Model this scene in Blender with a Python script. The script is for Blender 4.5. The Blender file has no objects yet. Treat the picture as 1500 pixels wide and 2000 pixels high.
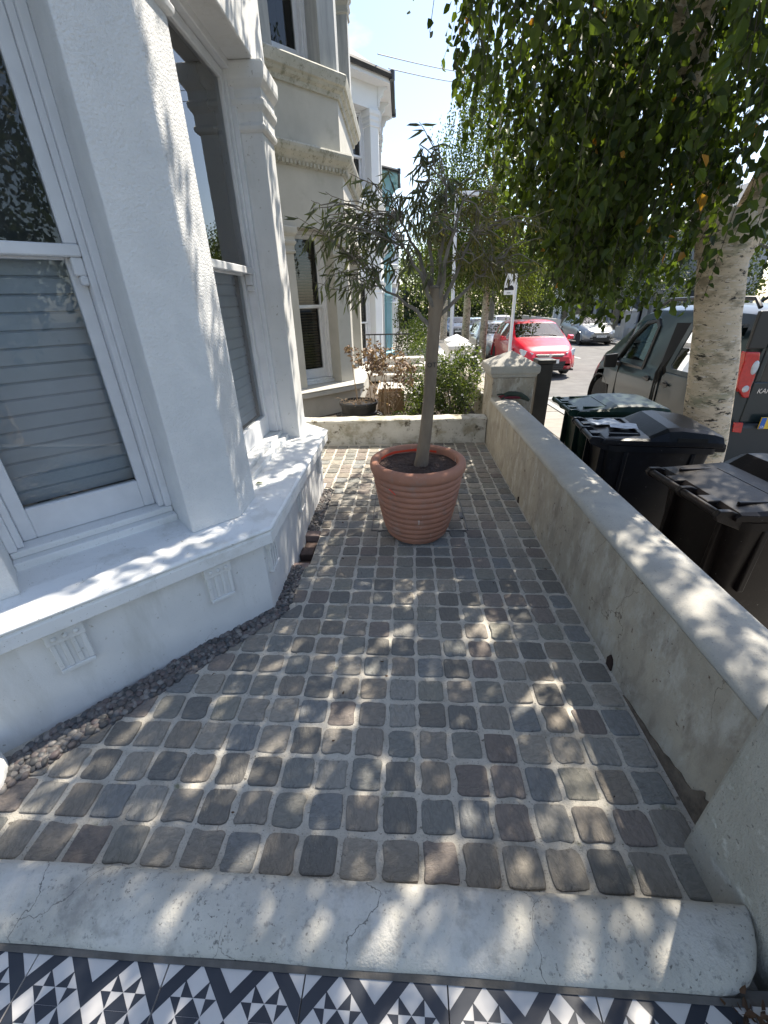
import bpy, math, random
import numpy as np
from mathutils import Vector, Matrix, noise
from mathutils.geometry import tessellate_polygon

RND = random.Random(7)
NR = np.random.RandomState(11)
SC = bpy.context.scene
COL = SC.collection
R = math.radians

# ------------------------------------------------------------------ camera
cam = bpy.data.cameras.new("camera")
cam_ob = bpy.data.objects.new("camera", cam)
COL.objects.link(cam_ob)
Rm = Matrix(((0.998671, 0.002979, 0.045382), (0.038967, 0.458012, -0.888086), (-0.023430, 0.888941, 0.457421)))
cm = Rm.to_4x4(); cm.translation = (0, 0, 1.40)
cam_ob.matrix_world = cm
cam.sensor_fit = 'VERTICAL'; cam.sensor_height = 24.0; cam.sensor_width = 18.0
cam.lens = 9.6
cam.clip_start = 0.02; cam.clip_end = 2000
SC.camera = cam_ob

# ------------------------------------------------------------------ world + sun
SUN = Vector((0.46, 0.54, 1.0)).normalized()
SUN_EL = math.asin(SUN.z); SUN_AZ = math.atan2(SUN.x, SUN.y)
w = bpy.data.worlds.new("World"); SC.world = w; w.use_nodes = True
nt = w.node_tree; nt.nodes.clear()
sky = nt.nodes.new('ShaderNodeTexSky'); sky.sky_type = 'NISHITA'; sky.sun_disc = False
sky.sun_elevation = SUN_EL; sky.sun_rotation = SUN_AZ
sky.air_density = 1.0; sky.dust_density = 0.8; sky.ozone_density = 1.2
tc = nt.nodes.new('ShaderNodeTexCoord')
mp = nt.nodes.new('ShaderNodeMapping'); mp.inputs['Scale'].default_value = (1, 1, 2.4)
cn = nt.nodes.new('ShaderNodeTexNoise'); cn.inputs['Scale'].default_value = 3.2; cn.inputs['Detail'].default_value = 7; cn.inputs['Roughness'].default_value = .55
cr = nt.nodes.new('ShaderNodeValToRGB'); cr.color_ramp.elements[0].position = .60; cr.color_ramp.elements[1].position = .92
cr.color_ramp.elements[1].color = (.75, .75, .75, 1)
mx = nt.nodes.new('ShaderNodeMix'); mx.data_type = 'RGBA'
mx.inputs['B'].default_value = (9.0, 9.3, 9.8, 1)
hs = nt.nodes.new('ShaderNodeHueSaturation'); hs.inputs['Saturation'].default_value = .90
bg = nt.nodes.new('ShaderNodeBackground'); bg.inputs['Strength'].default_value = 0.13
ow = nt.nodes.new('ShaderNodeOutputWorld')
L = nt.links.new
L(tc.outputs['Generated'], mp.inputs['Vector']); L(mp.outputs[0], cn.inputs['Vector']); L(cn.outputs['Fac'], cr.inputs['Fac'])
L(cr.outputs['Color'], mx.inputs['Factor']); L(sky.outputs[0], mx.inputs['A']); L(mx.outputs['Result'], hs.inputs['Color']); L(hs.outputs[0], bg.inputs['Color']); L(bg.outputs[0], ow.inputs[0])

sl = bpy.data.lights.new("sun", 'SUN'); sl.energy = 4.6; sl.angle = R(0.53); sl.color = (1.0, .92, .79)
so = bpy.data.objects.new("sun", sl); COL.objects.link(so)
so.rotation_euler = SUN.to_track_quat('Z', 'Y').to_euler()
so.location = (6, 8, 14)
SC.view_settings.view_transform = 'Standard'; SC.view_settings.look = 'None'
SC.view_settings.gamma = 1; SC.view_settings.use_curve_mapping = False
SC.view_settings.exposure = 1.12
SC.cycles.max_bounces = 8; SC.cycles.diffuse_bounces = 4; SC.cycles.transparent_max_bounces = 16
SC.cycles.use_denoising = True
SC.cycles.sample_clamp_indirect = 6


# ------------------------------------------------------------------ street level
def zs(y):
    return -.45 if y < 5 else -.45 - .024 * (y - 5)


# ------------------------------------------------------------------ materials
MATS = {}


def mat(name, c1, c2=None, scale=8, rough=.7, bump=0, bscale=60, bdist=.004, metal=0, spots=(), rnd=0, stretch=None,
        spec=.5, coat=0, detail=6, lo=.35, hi=.68, bump2=0, b2scale=8, world=False, hue=None, attr=False, trans=0, crack=None, dist=0):
    """procedural surface: two-tone noise, stain layers, fine relief"""
    if name in MATS:
        return MATS[name]
    m = bpy.data.materials.new(name); m.use_nodes = True
    t = m.node_tree; n = t.nodes; b = n['Principled BSDF']; l = t.links.new
    b.inputs['Roughness'].default_value = rough; b.inputs['Metallic'].default_value = metal
    b.inputs['Specular IOR Level'].default_value = spec
    if coat:
        b.inputs['Coat Weight'].default_value = coat; b.inputs['Coat Roughness'].default_value = .05
    if trans:
        b.inputs['Transmission Weight'].default_value = 0
    g = n.new('ShaderNodeNewGeometry') if world else n.new('ShaderNodeTexCoord')
    vec = g.outputs['Position'] if world else g.outputs['Object']
    if stretch:
        mpn = n.new('ShaderNodeMapping'); mpn.inputs['Scale'].default_value = stretch; l(vec, mpn.inputs['Vector']); vec2 = mpn.outputs[0]
    else:
        vec2 = vec

    def noise(sc, det=detail, v=vec2, ro=.55):
        q = n.new('ShaderNodeTexNoise'); q.inputs['Scale'].default_value = sc; q.inputs['Detail'].default_value = det
        q.inputs['Roughness'].default_value = ro; q.inputs['Distortion'].default_value = dist if v is vec2 else 0
        l(v, q.inputs['Vector']); return q.outputs['Fac']

    def ramp(f, a, c):
        q = n.new('ShaderNodeMapRange'); q.inputs['From Min'].default_value = a; q.inputs['From Max'].default_value = c
        q.clamp = True; l(f, q.inputs['Value']); return q.outputs[0]

    def mixc(f, a, c):
        q = n.new('ShaderNodeMix'); q.data_type = 'RGBA'
        if isinstance(f, float): q.inputs['Factor'].default_value = f
        else: l(f, q.inputs['Factor'])
        for s_, k in ((a, 'A'), (c, 'B')):
            if isinstance(s_, tuple): q.inputs[k].default_value = (*s_, 1)
            else: l(s_, q.inputs[k])
        return q.outputs['Result']
    cur = c1
    if c2:
        cur = mixc(ramp(noise(scale), lo, hi), c1, c2)
    if rnd:     # palette chosen per object / per piece
        oi = n.new('ShaderNodeObjectInfo'); f = oi.outputs['Random']
        if attr:
            at = n.new('ShaderNodeAttribute'); at.attribute_name = 'tone'
            ad = n.new('ShaderNodeMath'); ad.operation = 'ADD'; l(f, ad.inputs[0]); l(at.outputs['Fac'], ad.inputs[1])
            fr = n.new('ShaderNodeMath'); fr.operation = 'FRACT'; l(ad.outputs[0], fr.inputs[0]); f = fr.outputs[0]
        rp = n.new('ShaderNodeValToRGB'); e = rp.color_ramp.elements
        rp.color_ramp.interpolation = 'CONSTANT' if len(hue) > 4 else 'LINEAR'
        e[0].color = (*hue[0], 1); e[0].position = 0; e[1].color = (*hue[-1], 1); e[1].position = 1 - 1 / len(hue) if len(hue) > 4 else 1
        for i in range(1, len(hue) - 1):
            q = e.new(i / len(hue)); q.color = (*hue[i], 1)
        l(f, rp.inputs['Fac'])
        if isinstance(cur, tuple):
            cur = rp.outputs['Color']
        else:
            q = n.new('ShaderNodeMix'); q.data_type = 'RGBA'; q.blend_type = 'MULTIPLY'; q.inputs['Factor'].default_value = 1
            l(cur, q.inputs['A']); l(rp.outputs['Color'], q.inputs['B']); cur = q.outputs['Result']
    for sp in spots:
        sc_, colr, a, c = sp[:4]
        v = vec2
        if len(sp) > 4:
            mpn = n.new('ShaderNodeMapping'); mpn.inputs['Scale'].default_value = sp[4]; l(vec, mpn.inputs['Vector']); v = mpn.outputs[0]
        cur = mixc(ramp(noise(sc_, 8, v, .65), a, c), cur, colr)
    if crack:
        vo = n.new('ShaderNodeTexVoronoi'); vo.feature = 'DISTANCE_TO_EDGE'; vo.inputs['Scale'].default_value = crack[0]
        nz = n.new('ShaderNodeTexNoise'); nz.inputs['Scale'].default_value = 7; nz.inputs['Detail'].default_value = 6
        sc2 = n.new('ShaderNodeVectorMath'); sc2.operation = 'SCALE'; sc2.inputs['Scale'].default_value = .22
        adv = n.new('ShaderNodeVectorMath'); adv.operation = 'ADD'
        l(vec, nz.inputs['Vector']); l(nz.outputs['Color'], sc2.inputs[0]); l(sc2.outputs[0], adv.inputs[0]); l(vec, adv.inputs[1]); l(adv.outputs[0], vo.inputs['Vector'])
        q = n.new('ShaderNodeMapRange'); q.inputs['From Min'].default_value = crack[1]; q.inputs['From Max'].default_value = crack[1] * .3; q.clamp = True
        l(vo.outputs['Distance'], q.inputs['Value'])
        gate = n.new('ShaderNodeMath'); gate.operation = 'MULTIPLY'; l(q.outputs[0], gate.inputs[0]); l(ramp(noise(2.3, 3, vec), .47, .56), gate.inputs[1])
        cur = mixc(gate.outputs[0], cur, crack[2])
    if isinstance(cur, tuple): b.inputs['Base Color'].default_value = (*cur, 1)
    else: l(cur, b.inputs['Base Color'])
    if bump:
        bp = n.new('ShaderNodeBump'); bp.inputs['Strength'].default_value = bump; bp.inputs['Distance'].default_value = bdist
        h = noise(bscale, 5)
        if bump2:
            h2 = noise(b2scale, 6)
            ma = n.new('ShaderNodeMath'); ma.operation = 'MULTIPLY_ADD'; l(h2, ma.inputs[0]); ma.inputs[1].default_value = bump2; l(h, ma.inputs[2]); h = ma.outputs[0]
        l(h, bp.inputs['Height']); l(bp.outputs[0], b.inputs['Normal'])
    MATS[name] = m
    return m


def glass(name, tint=(.9, .95, .95), refl=1.0, ior=1.5):
    m = bpy.data.materials.new(name); m.use_nodes = True
    t = m.node_tree; n = t.nodes; n.clear(); l = t.links.new
    o = n.new('ShaderNodeOutputMaterial'); tr = n.new('ShaderNodeBsdfTransparent'); tr.inputs[0].default_value = (*tint, 1)
    gl = n.new('ShaderNodeBsdfGlossy'); gl.inputs['Roughness'].default_value = .012; gl.inputs['Color'].default_value = (1, 1, 1, 1)
    fr = n.new('ShaderNodeFresnel'); fr.inputs['IOR'].default_value = ior
    mu = n.new('ShaderNodeMath'); mu.operation = 'MULTIPLY'; mu.inputs[1].default_value = refl; mu.use_clamp = True
    tcn = n.new('ShaderNodeTexCoord'); nn = n.new('ShaderNodeTexNoise'); nn.inputs['Scale'].default_value = 1.8; nn.inputs['Detail'].default_value = 1
    bp = n.new('ShaderNodeBump'); bp.inputs['Strength'].default_value = .04; bp.inputs['Distance'].default_value = .02
    l(tcn.outputs['Object'], nn.inputs['Vector']); l(nn.outputs['Fac'], bp.inputs['Height']); l(bp.outputs[0], gl.inputs['Normal'])
    mxs = n.new('ShaderNodeMixShader'); l(fr.outputs[0], mu.inputs[0]); l(mu.outputs[0], mxs.inputs[0]); l(tr.outputs[0], mxs.inputs[1]); l(gl.outputs[0], mxs.inputs[2]); l(mxs.outputs[0], o.inputs[0])
    return m


def leafmat(name, c1, c2, trans=.45, rough=.45, scale=3, extra=None):
    """leaf: diffuse + translucent so that it glows against the sun; tone varies from leaf to leaf"""
    m = bpy.data.materials.new(name); m.use_nodes = True
    t = m.node_tree; n = t.nodes; b = n['Principled BSDF']; l = t.links.new; o = n['Material Output']
    at = n.new('ShaderNodeAttribute'); at.attribute_name = 'tone'
    oi = n.new('ShaderNodeObjectInfo')
    ad = n.new('ShaderNodeMath'); ad.operation = 'ADD'; l(oi.outputs['Random'], ad.inputs[0]); l(at.outputs['Fac'], ad.inputs[1])
    fr = n.new('ShaderNodeMath'); fr.operation = 'FRACT'; l(ad.outputs[0], fr.inputs[0])
    rp = n.new('ShaderNodeValToRGB'); e = rp.color_ramp.elements; e[0].color = (*c1, 1); e[1].color = (*c2, 1); e[1].position = .93
    if extra:
        q = e.new(.994); q.color = (*c2, 1); q = e.new(.9985); q.color = (*extra, 1)
    l(fr.outputs[0], rp.inputs['Fac'])
    l(rp.outputs['Color'], b.inputs['Base Color']); b.inputs['Roughness'].default_value = rough
    b.inputs['Specular IOR Level'].default_value = .35
    tl = n.new('ShaderNodeBsdfTranslucent')
    mu = n.new('ShaderNodeMix'); mu.data_type = 'RGBA'; mu.blend_type = 'MULTIPLY'; mu.inputs['Factor'].default_value = 1
    mu.inputs['B'].default_value = (2.6, 2.5, .9, 1); l(rp.outputs['Color'], mu.inputs['A']); l(mu.outputs['Result'], tl.inputs['Color'])
    ms = n.new('ShaderNodeMixShader'); ms.inputs[0].default_value = trans; l(b.outputs[0], ms.inputs[1]); l(tl.outputs[0], ms.inputs[2]); l(ms.outputs[0], o.inputs[0])
    return m


# ------------------------------------------------------------------ mesh helpers
class MB:
    def __init__(s):
        s.v = []; s.f = []; s.m = []

    def add(s, vs, fs, mi=0):
        o = len(s.v); s.v += [tuple(p) for p in vs]; s.f += [tuple(i + o for i in f) for f in fs]; s.m += [mi] * len(fs)
        return s

    def box(s, x0, y0, z0, x1, y1, z1, mi=0):
        vs = [(x0, y0, z0), (x1, y0, z0), (x1, y1, z0), (x0, y1, z0), (x0, y0, z1), (x1, y0, z1), (x1, y1, z1), (x0, y1, z1)]
        return s.add(vs, [(3, 2, 1, 0), (4, 5, 6, 7), (0, 1, 5, 4), (1, 2, 6, 5), (2, 3, 7, 6), (3, 0, 4, 7)], mi)

    def obox(s, o, u, n, u0, u1, n0, n1, z0, z1, mi=0):
        """box in a vertical frame: o origin, u along, n outward"""
        o = Vector(o); u = Vector(u); n = Vector(n)
        vs = []
        for z in (z0, z1):
            for a, c in ((u0, n0), (u1, n0), (u1, n1), (u0, n1)):
                p = o + u * a + n * c; vs.append((p.x, p.y, z))
        return s.add(vs, [(3, 2, 1, 0), (4, 5, 6, 7), (0, 1, 5, 4), (1, 2, 6, 5), (2, 3, 7, 6), (3, 0, 4, 7)], mi)

    def prism(s, poly, z0, z1, mi=0):
        return s.rings([[(x, y, z0) for x, y in poly], [(x, y, z1) for x, y in poly]], mi)

    def rings(s, rs, mi=0, cap=True, closed=True):
        k = len(rs[0]); vs = [p for r_ in rs for p in r_]; fs = []
        for i in range(len(rs) - 1):
            for j in range(k if closed else k - 1):
                j2 = (j + 1) % k
                fs.append((i * k + j, i * k + j2, (i + 1) * k + j2, (i + 1) * k + j))
        if cap:
            fs.append(tuple(range(k - 1, -1, -1))); fs.append(tuple((len(rs) - 1) * k + j for j in range(k)))
        return s.add(vs, fs, mi)

    def tube(s, pts, rad, k=8, mi=0, cap=True):
        pts = [Vector(p) for p in pts]
        if not hasattr(rad, '__len__'): rad = [rad] * len(pts)
        rs = []; up = None
        for i, p in enumerate(pts):
            d = (pts[min(i + 1, len(pts) - 1)] - pts[max(i - 1, 0)]).normalized()
            if up is None:
                up = Vector((0, 0, 1)) if abs(d.z) < .9 else Vector((1, 0, 0))
            a = d.cross(up).normalized(); up = a.cross(d).normalized()
            rs.append([tuple(p + (a * math.cos(2 * math.pi * j / k) + up * math.sin(2 * math.pi * j / k)) * rad[i]) for j in range(k)])
        return s.rings(rs, mi, cap)

    def lathe(s, prof, k=32, c=(0, 0, 0), mi=0, cap=True):
        return s.rings([[(c[0] + r_ * math.cos(2 * math.pi * j / k), c[1] + r_ * math.sin(2 * math.pi * j / k), c[2] + z) for j in range(k)] for r_, z in prof], mi, cap)

    def build(s, name, mats, parent=None, smooth=False, bevel=0, seg=2, kind=None, label=None, cat=None, group=None, ang=40, me=None):
        if me is None:
            me = bpy.data.meshes.new(name); me.from_pydata(s.v, [], s.f)
            if not isinstance(mats, (list, tuple)): mats = [mats]
            for q in mats: me.materials.append(q)
            if len(mats) > 1: me.polygons.foreach_set('material_index', s.m)
            if smooth:
                me.polygons.foreach_set('use_smooth', [True] * len(me.polygons))
                me.update()
                try: me.set_sharp_from_angle(angle=R(ang))
                except Exception: pass
            me.update()
        o = bpy.data.objects.new(name, me); COL.objects.link(o)
        if parent: o.parent = parent
        if bevel:
            b = o.modifiers.new('bevel', 'BEVEL'); b.width = bevel; b.segments = seg; b.limit_method = 'ANGLE'; b.angle_limit = R(35)
        tag(o, label, cat, group, kind)
        return o


def tag(o, label=None, cat=None, group=None, kind=None):
    if label: o['label'] = label
    if cat: o['category'] = cat
    if group: o['group'] = group
    if kind: o['kind'] = kind
    return o


def thing(name, label, cat, loc=(0, 0, 0), rz=0, group=None):
    o = bpy.data.objects.new(name, None); COL.objects.link(o); o.location = loc; o.rotation_euler = (0, 0, rz)
    o.empty_display_size = .1
    return tag(o, label, cat, group)


def copy_tree(o, parent=None):
    c = o.copy(); COL.objects.link(c)
    if parent: c.parent = parent
    for ch in KIDS.get(o.name, None) or [k for k in bpy.data.objects if k.parent == o]:
        copy_tree(ch, c)
    return c


KIDS = {}


def link_mesh(name, me, parent=None, loc=None, rot=None, sc=None):
    o = bpy.data.objects.new(name, me); COL.objects.link(o)
    if parent: o.parent = parent
    if loc is not None: o.location = loc
    if rot is not None: o.rotation_euler = rot
    if sc is not None: o.scale = sc
    return o


def np_mesh(name, V, F, tone=None, mats=(), smooth=False):
    """fast mesh from arrays, F of one face size"""
    V = np.asarray(V, np.float32); F = np.asarray(F, np.int32)
    me = bpy.data.meshes.new(name)
    me.vertices.add(len(V)); me.vertices.foreach_set('co', V.ravel())
    k = F.shape[1]
    me.loops.add(F.size); me.loops.foreach_set('vertex_index', F.ravel())
    me.polygons.add(len(F)); me.polygons.foreach_set('loop_start', np.arange(0, F.size, k, dtype=np.int32))
    me.polygons.foreach_set('loop_total', np.full(len(F), k, np.int32))
    if tone is not None:
        a = me.attributes.new('tone', 'FLOAT', 'POINT'); a.data.foreach_set('value', np.asarray(tone, np.float32))
    for q in mats: me.materials.append(q)
    if smooth: me.polygons.foreach_set('use_smooth', [True] * len(F))
    me.update(calc_edges=True)
    return me


# leaf shape in its own frame: along +Y (length 1), across X (half width .5), fold in Z
def leaf_arrays(width, fold=.12, droop=.1):
    v = np.array([(0, 0, 0), (-width * .5, .35, fold * width * 2), (-width * .32, .72, fold * width * 1.2 - droop * .4), (0, 1, -droop),
                  (width * .32, .72, fold * width * 1.2 - droop * .4), (width * .5, .35, fold * width * 2), (0, .38, 0)], float)
    f = np.array([(0, 6, 1, 1), (6, 3, 2, 1), (0, 5, 6, 6), (6, 5, 4, 3)])
    return v, np.array([(0, 6, 2, 1), (6, 3, 2, 2), (0, 5, 4, 6), (6, 4, 3, 3)])


def leaf_quads(width, fold=.12, droop=.1):
    v = np.array([(0, 0, 0), (-width * .5, .3, fold * width * 2), (-width * .34, .7, fold * width - droop * .5), (0, 1, -droop),
                  (width * .34, .7, fold * width - droop * .5), (width * .5, .3, fold * width * 2)], float)
    return v, np.array([(0, 3, 2, 1), (0, 5, 4, 3)])


def frames(d, roll):
    """rotation matrices with Y along d, rolled"""
    d = d / np.linalg.norm(d, axis=1, keepdims=True)
    up = np.tile(np.array([0, 0, 1.]), (len(d), 1)); par = np.abs(d[:, 2]) > .95; up[par] = (1, 0, 0)
    x = np.cross(d, up); x /= np.linalg.norm(x, axis=1, keepdims=True); z = np.cross(x, d)
    c, s_ = np.cos(roll)[:, None], np.sin(roll)[:, None]
    x2 = x * c + z * s_; z2 = -x * s_ + z * c
    return np.stack([x2, d, z2], axis=2)   # columns


def leaves_mesh(name, P, D, S, width, mats, roll=None, fold=.12, droop=.1, tone=None):
    v, f = leaf_quads(width, fold, droop); n = len(P)
    if roll is None: roll = NR.uniform(0, 2 * math.pi, n)
    Rt = frames(D, roll)
    V = np.einsum('nij,kj->nki', Rt, v) * S[:, None, None] + P[:, None, :]
    F = f[None] + (np.arange(n) * len(v))[:, None, None]
    if tone is None: tone = NR.uniform(0, 1, n)
    return np_mesh(name, V.reshape(-1, 3), F.reshape(-1, 4), np.repeat(tone, len(v)), mats)


# palette
PAINT = mat('white_masonry_paint', (.74, .74, .73), (.67, .675, .67), 5, .62, .35, 200, .002, spots=((6, (.60, .60, .58), .52, .68, (1, 1, .25)), (40, (.40, .38, .34), .64, .70), (90, (.25, .24, .22), .66, .70)), world=True, crack=(1.6, .0020, (.50, .49, .47)), bump2=1.0, b2scale=12)
STUCCO = mat('rough_white_stucco', (.72, .725, .725), (.65, .66, .665), 9, .75, 1.0, 120, .006, world=True)
SILLP = mat('white_sill_paint', (.78, .785, .78), (.71, .72, .72), 4, .45, .35, 40, .002, spots=((8, (.62, .62, .60), .52, .66), (60, (.30, .28, .25), .655, .69), (130, (.22, .20, .18), .66, .69)), world=True, crack=(3.5, .0022, (.42, .41, .38)))
SASHP = mat('glossy_white_sash_paint', (.74, .75, .77), (.68, .69, .71), 12, .32, .15, 60, .001, spots=((60, (.35, .35, .34), .74, .8),))
CREAM = mat('cream_house_paint', (.52, .50, .445), (.44, .425, .375), 3, .7, .3, 120, .002, spots=((5, (.38, .37, .31), .58, .8),))
MOULD = mat('weathered_cornice', (.50, .49, .435), (.38, .375, .32), 6, .8, .5, 70, .004, spots=((14, (.22, .22, .17), .52, .68), (40, (.14, .14, .10), .60, .68)))
STREAK = mat('streaked_grey_render', (.44, .445, .43), (.30, .31, .305), 5, .8, .5, 90, .003, stretch=(4, 4, .5), spots=((9, (.6, .6, .57), .6, .75, (5, 5, .4)),))
WHITE3 = mat('bright_white_render', (.74, .75, .74), (.68, .69, .69), 2, .6, .15, 60, .002)
BLUEH = mat('pale_blue_render', (.33, .56, .62), (.40, .62, .68), 2, .6, .15, 60, .002)
GREYH = mat('grey_white_render', (.40, .41, .42), (.33, .34, .36), 2, .7, .15, 60, .002)
LILAC = mat('lilac_render', (.52, .54, .62), (.47, .49, .58), 2, .7)
SLATE = mat('roof_slate', (.07, .075, .085), (.045, .05, .055), 6, .6, .4, 30, .005)
GUTTER = mat('black_gutter_plastic', (.025, .025, .028), (.04, .04, .04), 20, .35)
BLIND = mat('grey_blind_slat', (.56, .61, .69), (.50, .545, .62), 6, .5)
WBLIND = mat('dark_wooden_blind', (.12, .09, .06), (.07, .05, .035), 12, .5)
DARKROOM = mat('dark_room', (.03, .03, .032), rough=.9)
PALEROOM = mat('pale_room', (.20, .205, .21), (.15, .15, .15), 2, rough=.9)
WGLASS = glass('window_glass', (.86, .9, .91), 1.15, 1.55)
CGLASS = glass('car_glass', (.45, .52, .52), 1.6, 1.5)
VGLASS = glass('van_glass', (.72, .86, .82), 1.2, 1.5)

# ================================================================== ground, street (structure)
TILEZ = .08
SOIL = mat('dark_soil', (.05, .036, .026), (.09, .07, .05), 30, .95, .8, 80, .012)
ASPH = mat('asphalt', (.16, .155, .15), (.12, .115, .112), 3, .85, .5, 220, .004, spots=((1.2, (.20, .195, .185), .55, .75), (.8, (.08, .078, .075), .63, .72, (1, .15, 1))), world=True)
SLAB = mat('pavement_slab', (.36, .335, .30), (.30, .28, .25), 6, .85, .4, 90, .003, rnd=1, hue=((1, 1, 1), (.86, .86, .86), (.94, .92, .88)))
KERBM = mat('granite_kerb', (.36, .36, .35), (.27, .27, .265), 40, .8, .4, 120, .002)

mb = MB()
ys = [-60, -20, -3, 5, 10, 20, 40, 80, 160, 400]
for i in range(len(ys) - 1):
    a, b = ys[i], ys[i + 1]
    mb.add([(-300, a, zs(a) - .16), (400, a, zs(a) - .16), (400, b, zs(b) - .16), (-300, b, zs(b) - .16)], [(0, 1, 2, 3)])
mb.build('ground', mat('earth', (.10, .085, .06), (.07, .07, .04), 2, .95), kind='structure')


def strip(name, x0, x1, y0, y1, dz, m, thick=0, kind='structure'):
    mb = MB(); n = 24
    yy = [y0 + (y1 - y0) * i / n for i in range(n + 1)]
    if y0 < 5 < y1: yy = sorted(set(yy + [5.0]))
    rs = [[(x0, y, zs(y) + dz - thick), (x1, y, zs(y) + dz - thick), (x1, y, zs(y) + dz), (x0, y, zs(y) + dz)] for y in yy]
    mb.rings(rs)
    return mb.build(name, m, kind=kind)


strip('road', 3.08, 11.6, -8, 90, -.10, ASPH, .05)
PAVE = strip('pavement', 1.12, 2.95, -6, 60, -.012, mat('pavement_bed', (.17, .16, .14), (.12, .11, .10), 20, .95, .3, 90), .1)
strip('kerb', 2.952, 3.078, -8, 90, .004, KERBM, .25)
strip('far_kerb', 11.602, 11.74, -8, 90, .004, KERBM, .25)
strip('far_pavement', 11.742, 13.6, -8, 90, -.002, mat('far_paving', (.34, .32, .29), (.27, .255, .23), 1.5, .9), .1)
# paving slabs that can be seen between the pier and the bins
sm = MB().box(-.295, -.295, -.04, .295, .295, 0)
slab_me = bpy.data.meshes.new('paving_slab'); slab_me.from_pydata(sm.v, [], sm.f); slab_me.materials.append(SLAB)
for j in range(24):
    y = .9 + j * .603
    for i in range(3):
        x = 1.42 + i * .603 + (.0 if j % 2 else 0)
        o = link_mesh('paving_slab', slab_me, PAVE, (x, y, zs(y) + RND.uniform(-.002, .003)), (RND.uniform(-.004, .004) - (.024 if y > 5 else 0), RND.uniform(-.004, .004), 0))
# white line + parking dashes on the road
WL = mat('road_paint', (.62, .62, .6), (.42, .42, .4), 14, .7, world=True)
mb = MB()
for k in range(12):
    y = 6 + k * 6
    mb.add([(7.2, y, zs(y) - .094), (7.3, y, zs(y) - .094), (7.3, y + 2, zs(y + 2) - .094), (7.2, y + 2, zs(y + 2) - .094)], [(0, 1, 2, 3)])
for y in (9.6, 15.2, 21, 27):
    mb.add([(3.3, y, zs(y) - .0945), (5.1, y, zs(y) - .0945), (5.1, y + .09, zs(y) - .0945), (3.3, y + .09, zs(y) - .0945)], [(0, 1, 2, 3)])
mb.build('road_marking', WL, kind='structure')

# ------------------------------------------------------------------ front path: bed of mortar + stone setts
MORTAR = mat('sandy_mortar', (.58, .54, .465), (.45, .415, .355), 14, .95, .9, 240, .004, spots=((160, (.22, .20, .17), .57, .66), (5, (.33, .30, .25), .52, .68), (9, (.20, .20, .13), .62, .70), (40, (.16, .14, .11), .64, .70)), world=True)
PX0, PX1, PY0, PY1 = -1.75, .91, .36, 4.40
mb = MB()
# bed with the slot for the drain left out
mb.box(-.56, PY0, -.06, PX1, PY1, -.0045)
mb.box(PX0, PY0, -.06, -.562, 2.035, -.005)
mb.box(PX0, 2.44, -.06, -.562, PY1, -.005)
PATH = mb.build('front_path', MORTAR, kind='structure')

SETT = mat('riven_sandstone', (1.24, 1.22, 1.20), (.84, .83, .815), 22, .82, .9, 110, .004, rnd=1, attr=True, stretch=(1, 1.7, 1),
           hue=((0.243, 0.225, 0.197), (0.245, 0.222, 0.193), (0.208, 0.21, 0.197), (0.272, 0.251, 0.218), (0.228, 0.199, 0.178), (0.219, 0.214, 0.192), (0.305, 0.28, 0.24), (0.169, 0.166, 0.155), (0.241, 0.233, 0.201), (0.194, 0.169, 0.152), (0.274, 0.265, 0.241), (0.211, 0.216, 0.213), (0.242, 0.216, 0.182), (0.175, 0.166, 0.149)),
           spots=((34, (.11, .105, .095), .57, .70), (20, (.36, .33, .28), .56, .72), (120, (.40, .38, .34), .64, .70)), bump2=3.4, b2scale=11, spec=.25, dist=1.6)


def sett_outline(hx, hy, rnd, k=3, rough=.003):
    pts = []
    rad = rnd.uniform(.009, .017)
    for cx, cy, a0 in ((hx - rad, hy - rad, 0), (-hx + rad, hy - rad, 90), (-hx + rad, -hy + rad, 180), (hx - rad, -hy + rad, 270)):
        rr = rad * rnd.uniform(.6, 1.25)
        for q in range(k):
            a = R(a0 + 90 * q / (k - 1))
            pts.append((cx + rad * math.cos(a) + rnd.uniform(-rough, rough) * .6 + (rad - rr) * .0, cy + rad * math.sin(a) + rnd.uniform(-rough, rough) * .6))
        # wobble point in the middle of each side
    out = []
    for i in range(len(pts)):
        out.append(pts[i])
        if i % k == k - 1:
            a, b = pts[i], pts[(i + 1) % len(pts)]
            t = rnd.uniform(.3, .7); mxp = (a[0] + (b[0] - a[0]) * t, a[1] + (b[1] - a[1]) * t); ln = math.hypot(*mxp)
            k2 = 1 + (rnd.uniform(-.0005, rough) if rnd.random() < .86 else -rnd.uniform(.003, .007)) / ln
            out.append((mxp[0] * k2, mxp[1] * k2))
    return out


def sett_geo(outline, rnd):
    k = len(outline); cx = sum(p[0] for p in outline) / k; cy = sum(p[1] for p in outline) / k
    tx, ty = rnd.uniform(-.03, .03), rnd.uniform(-.03, .03)
    rs = []
    for s_, z in ((1.0, -.02), (1.0, -.0045), (.968, -.0002), (.90, .0013)):
        rs.append([(cx + (x - cx) * s_, cy + (y - cy) * s_, z + (tx * (x - cx) + ty * (y - cy)) * (1 if z > -.01 else 0) + (rnd.uniform(-.0006, .0006) if z > 0 else 0)) for x, y in outline])
    m = MB().rings(rs, cap=False)
    m.add([rs[-1][j] for j in range(k)] + [(cx, cy, .0013)], [(j, (j + 1) % k, k) for j in range(k)])
    return m


variants = []
for i in range(16):
    rn = random.Random(100 + i)
    g = sett_geo(sett_outline(rn.uniform(.0480, .0520), rn.uniform(.0480, .0520), rn, 3, rn.choice((.0015, .002, .003))), rn)
    me = bpy.data.meshes.new('sett'); me.from_pydata(g.v, [], g.f); me.materials.append(SETT)
    me.polygons.foreach_set('use_smooth', [True] * len(me.polygons)); me.update(); me.set_sharp_from_angle(angle=R(28)); variants.append((me, g))


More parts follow.
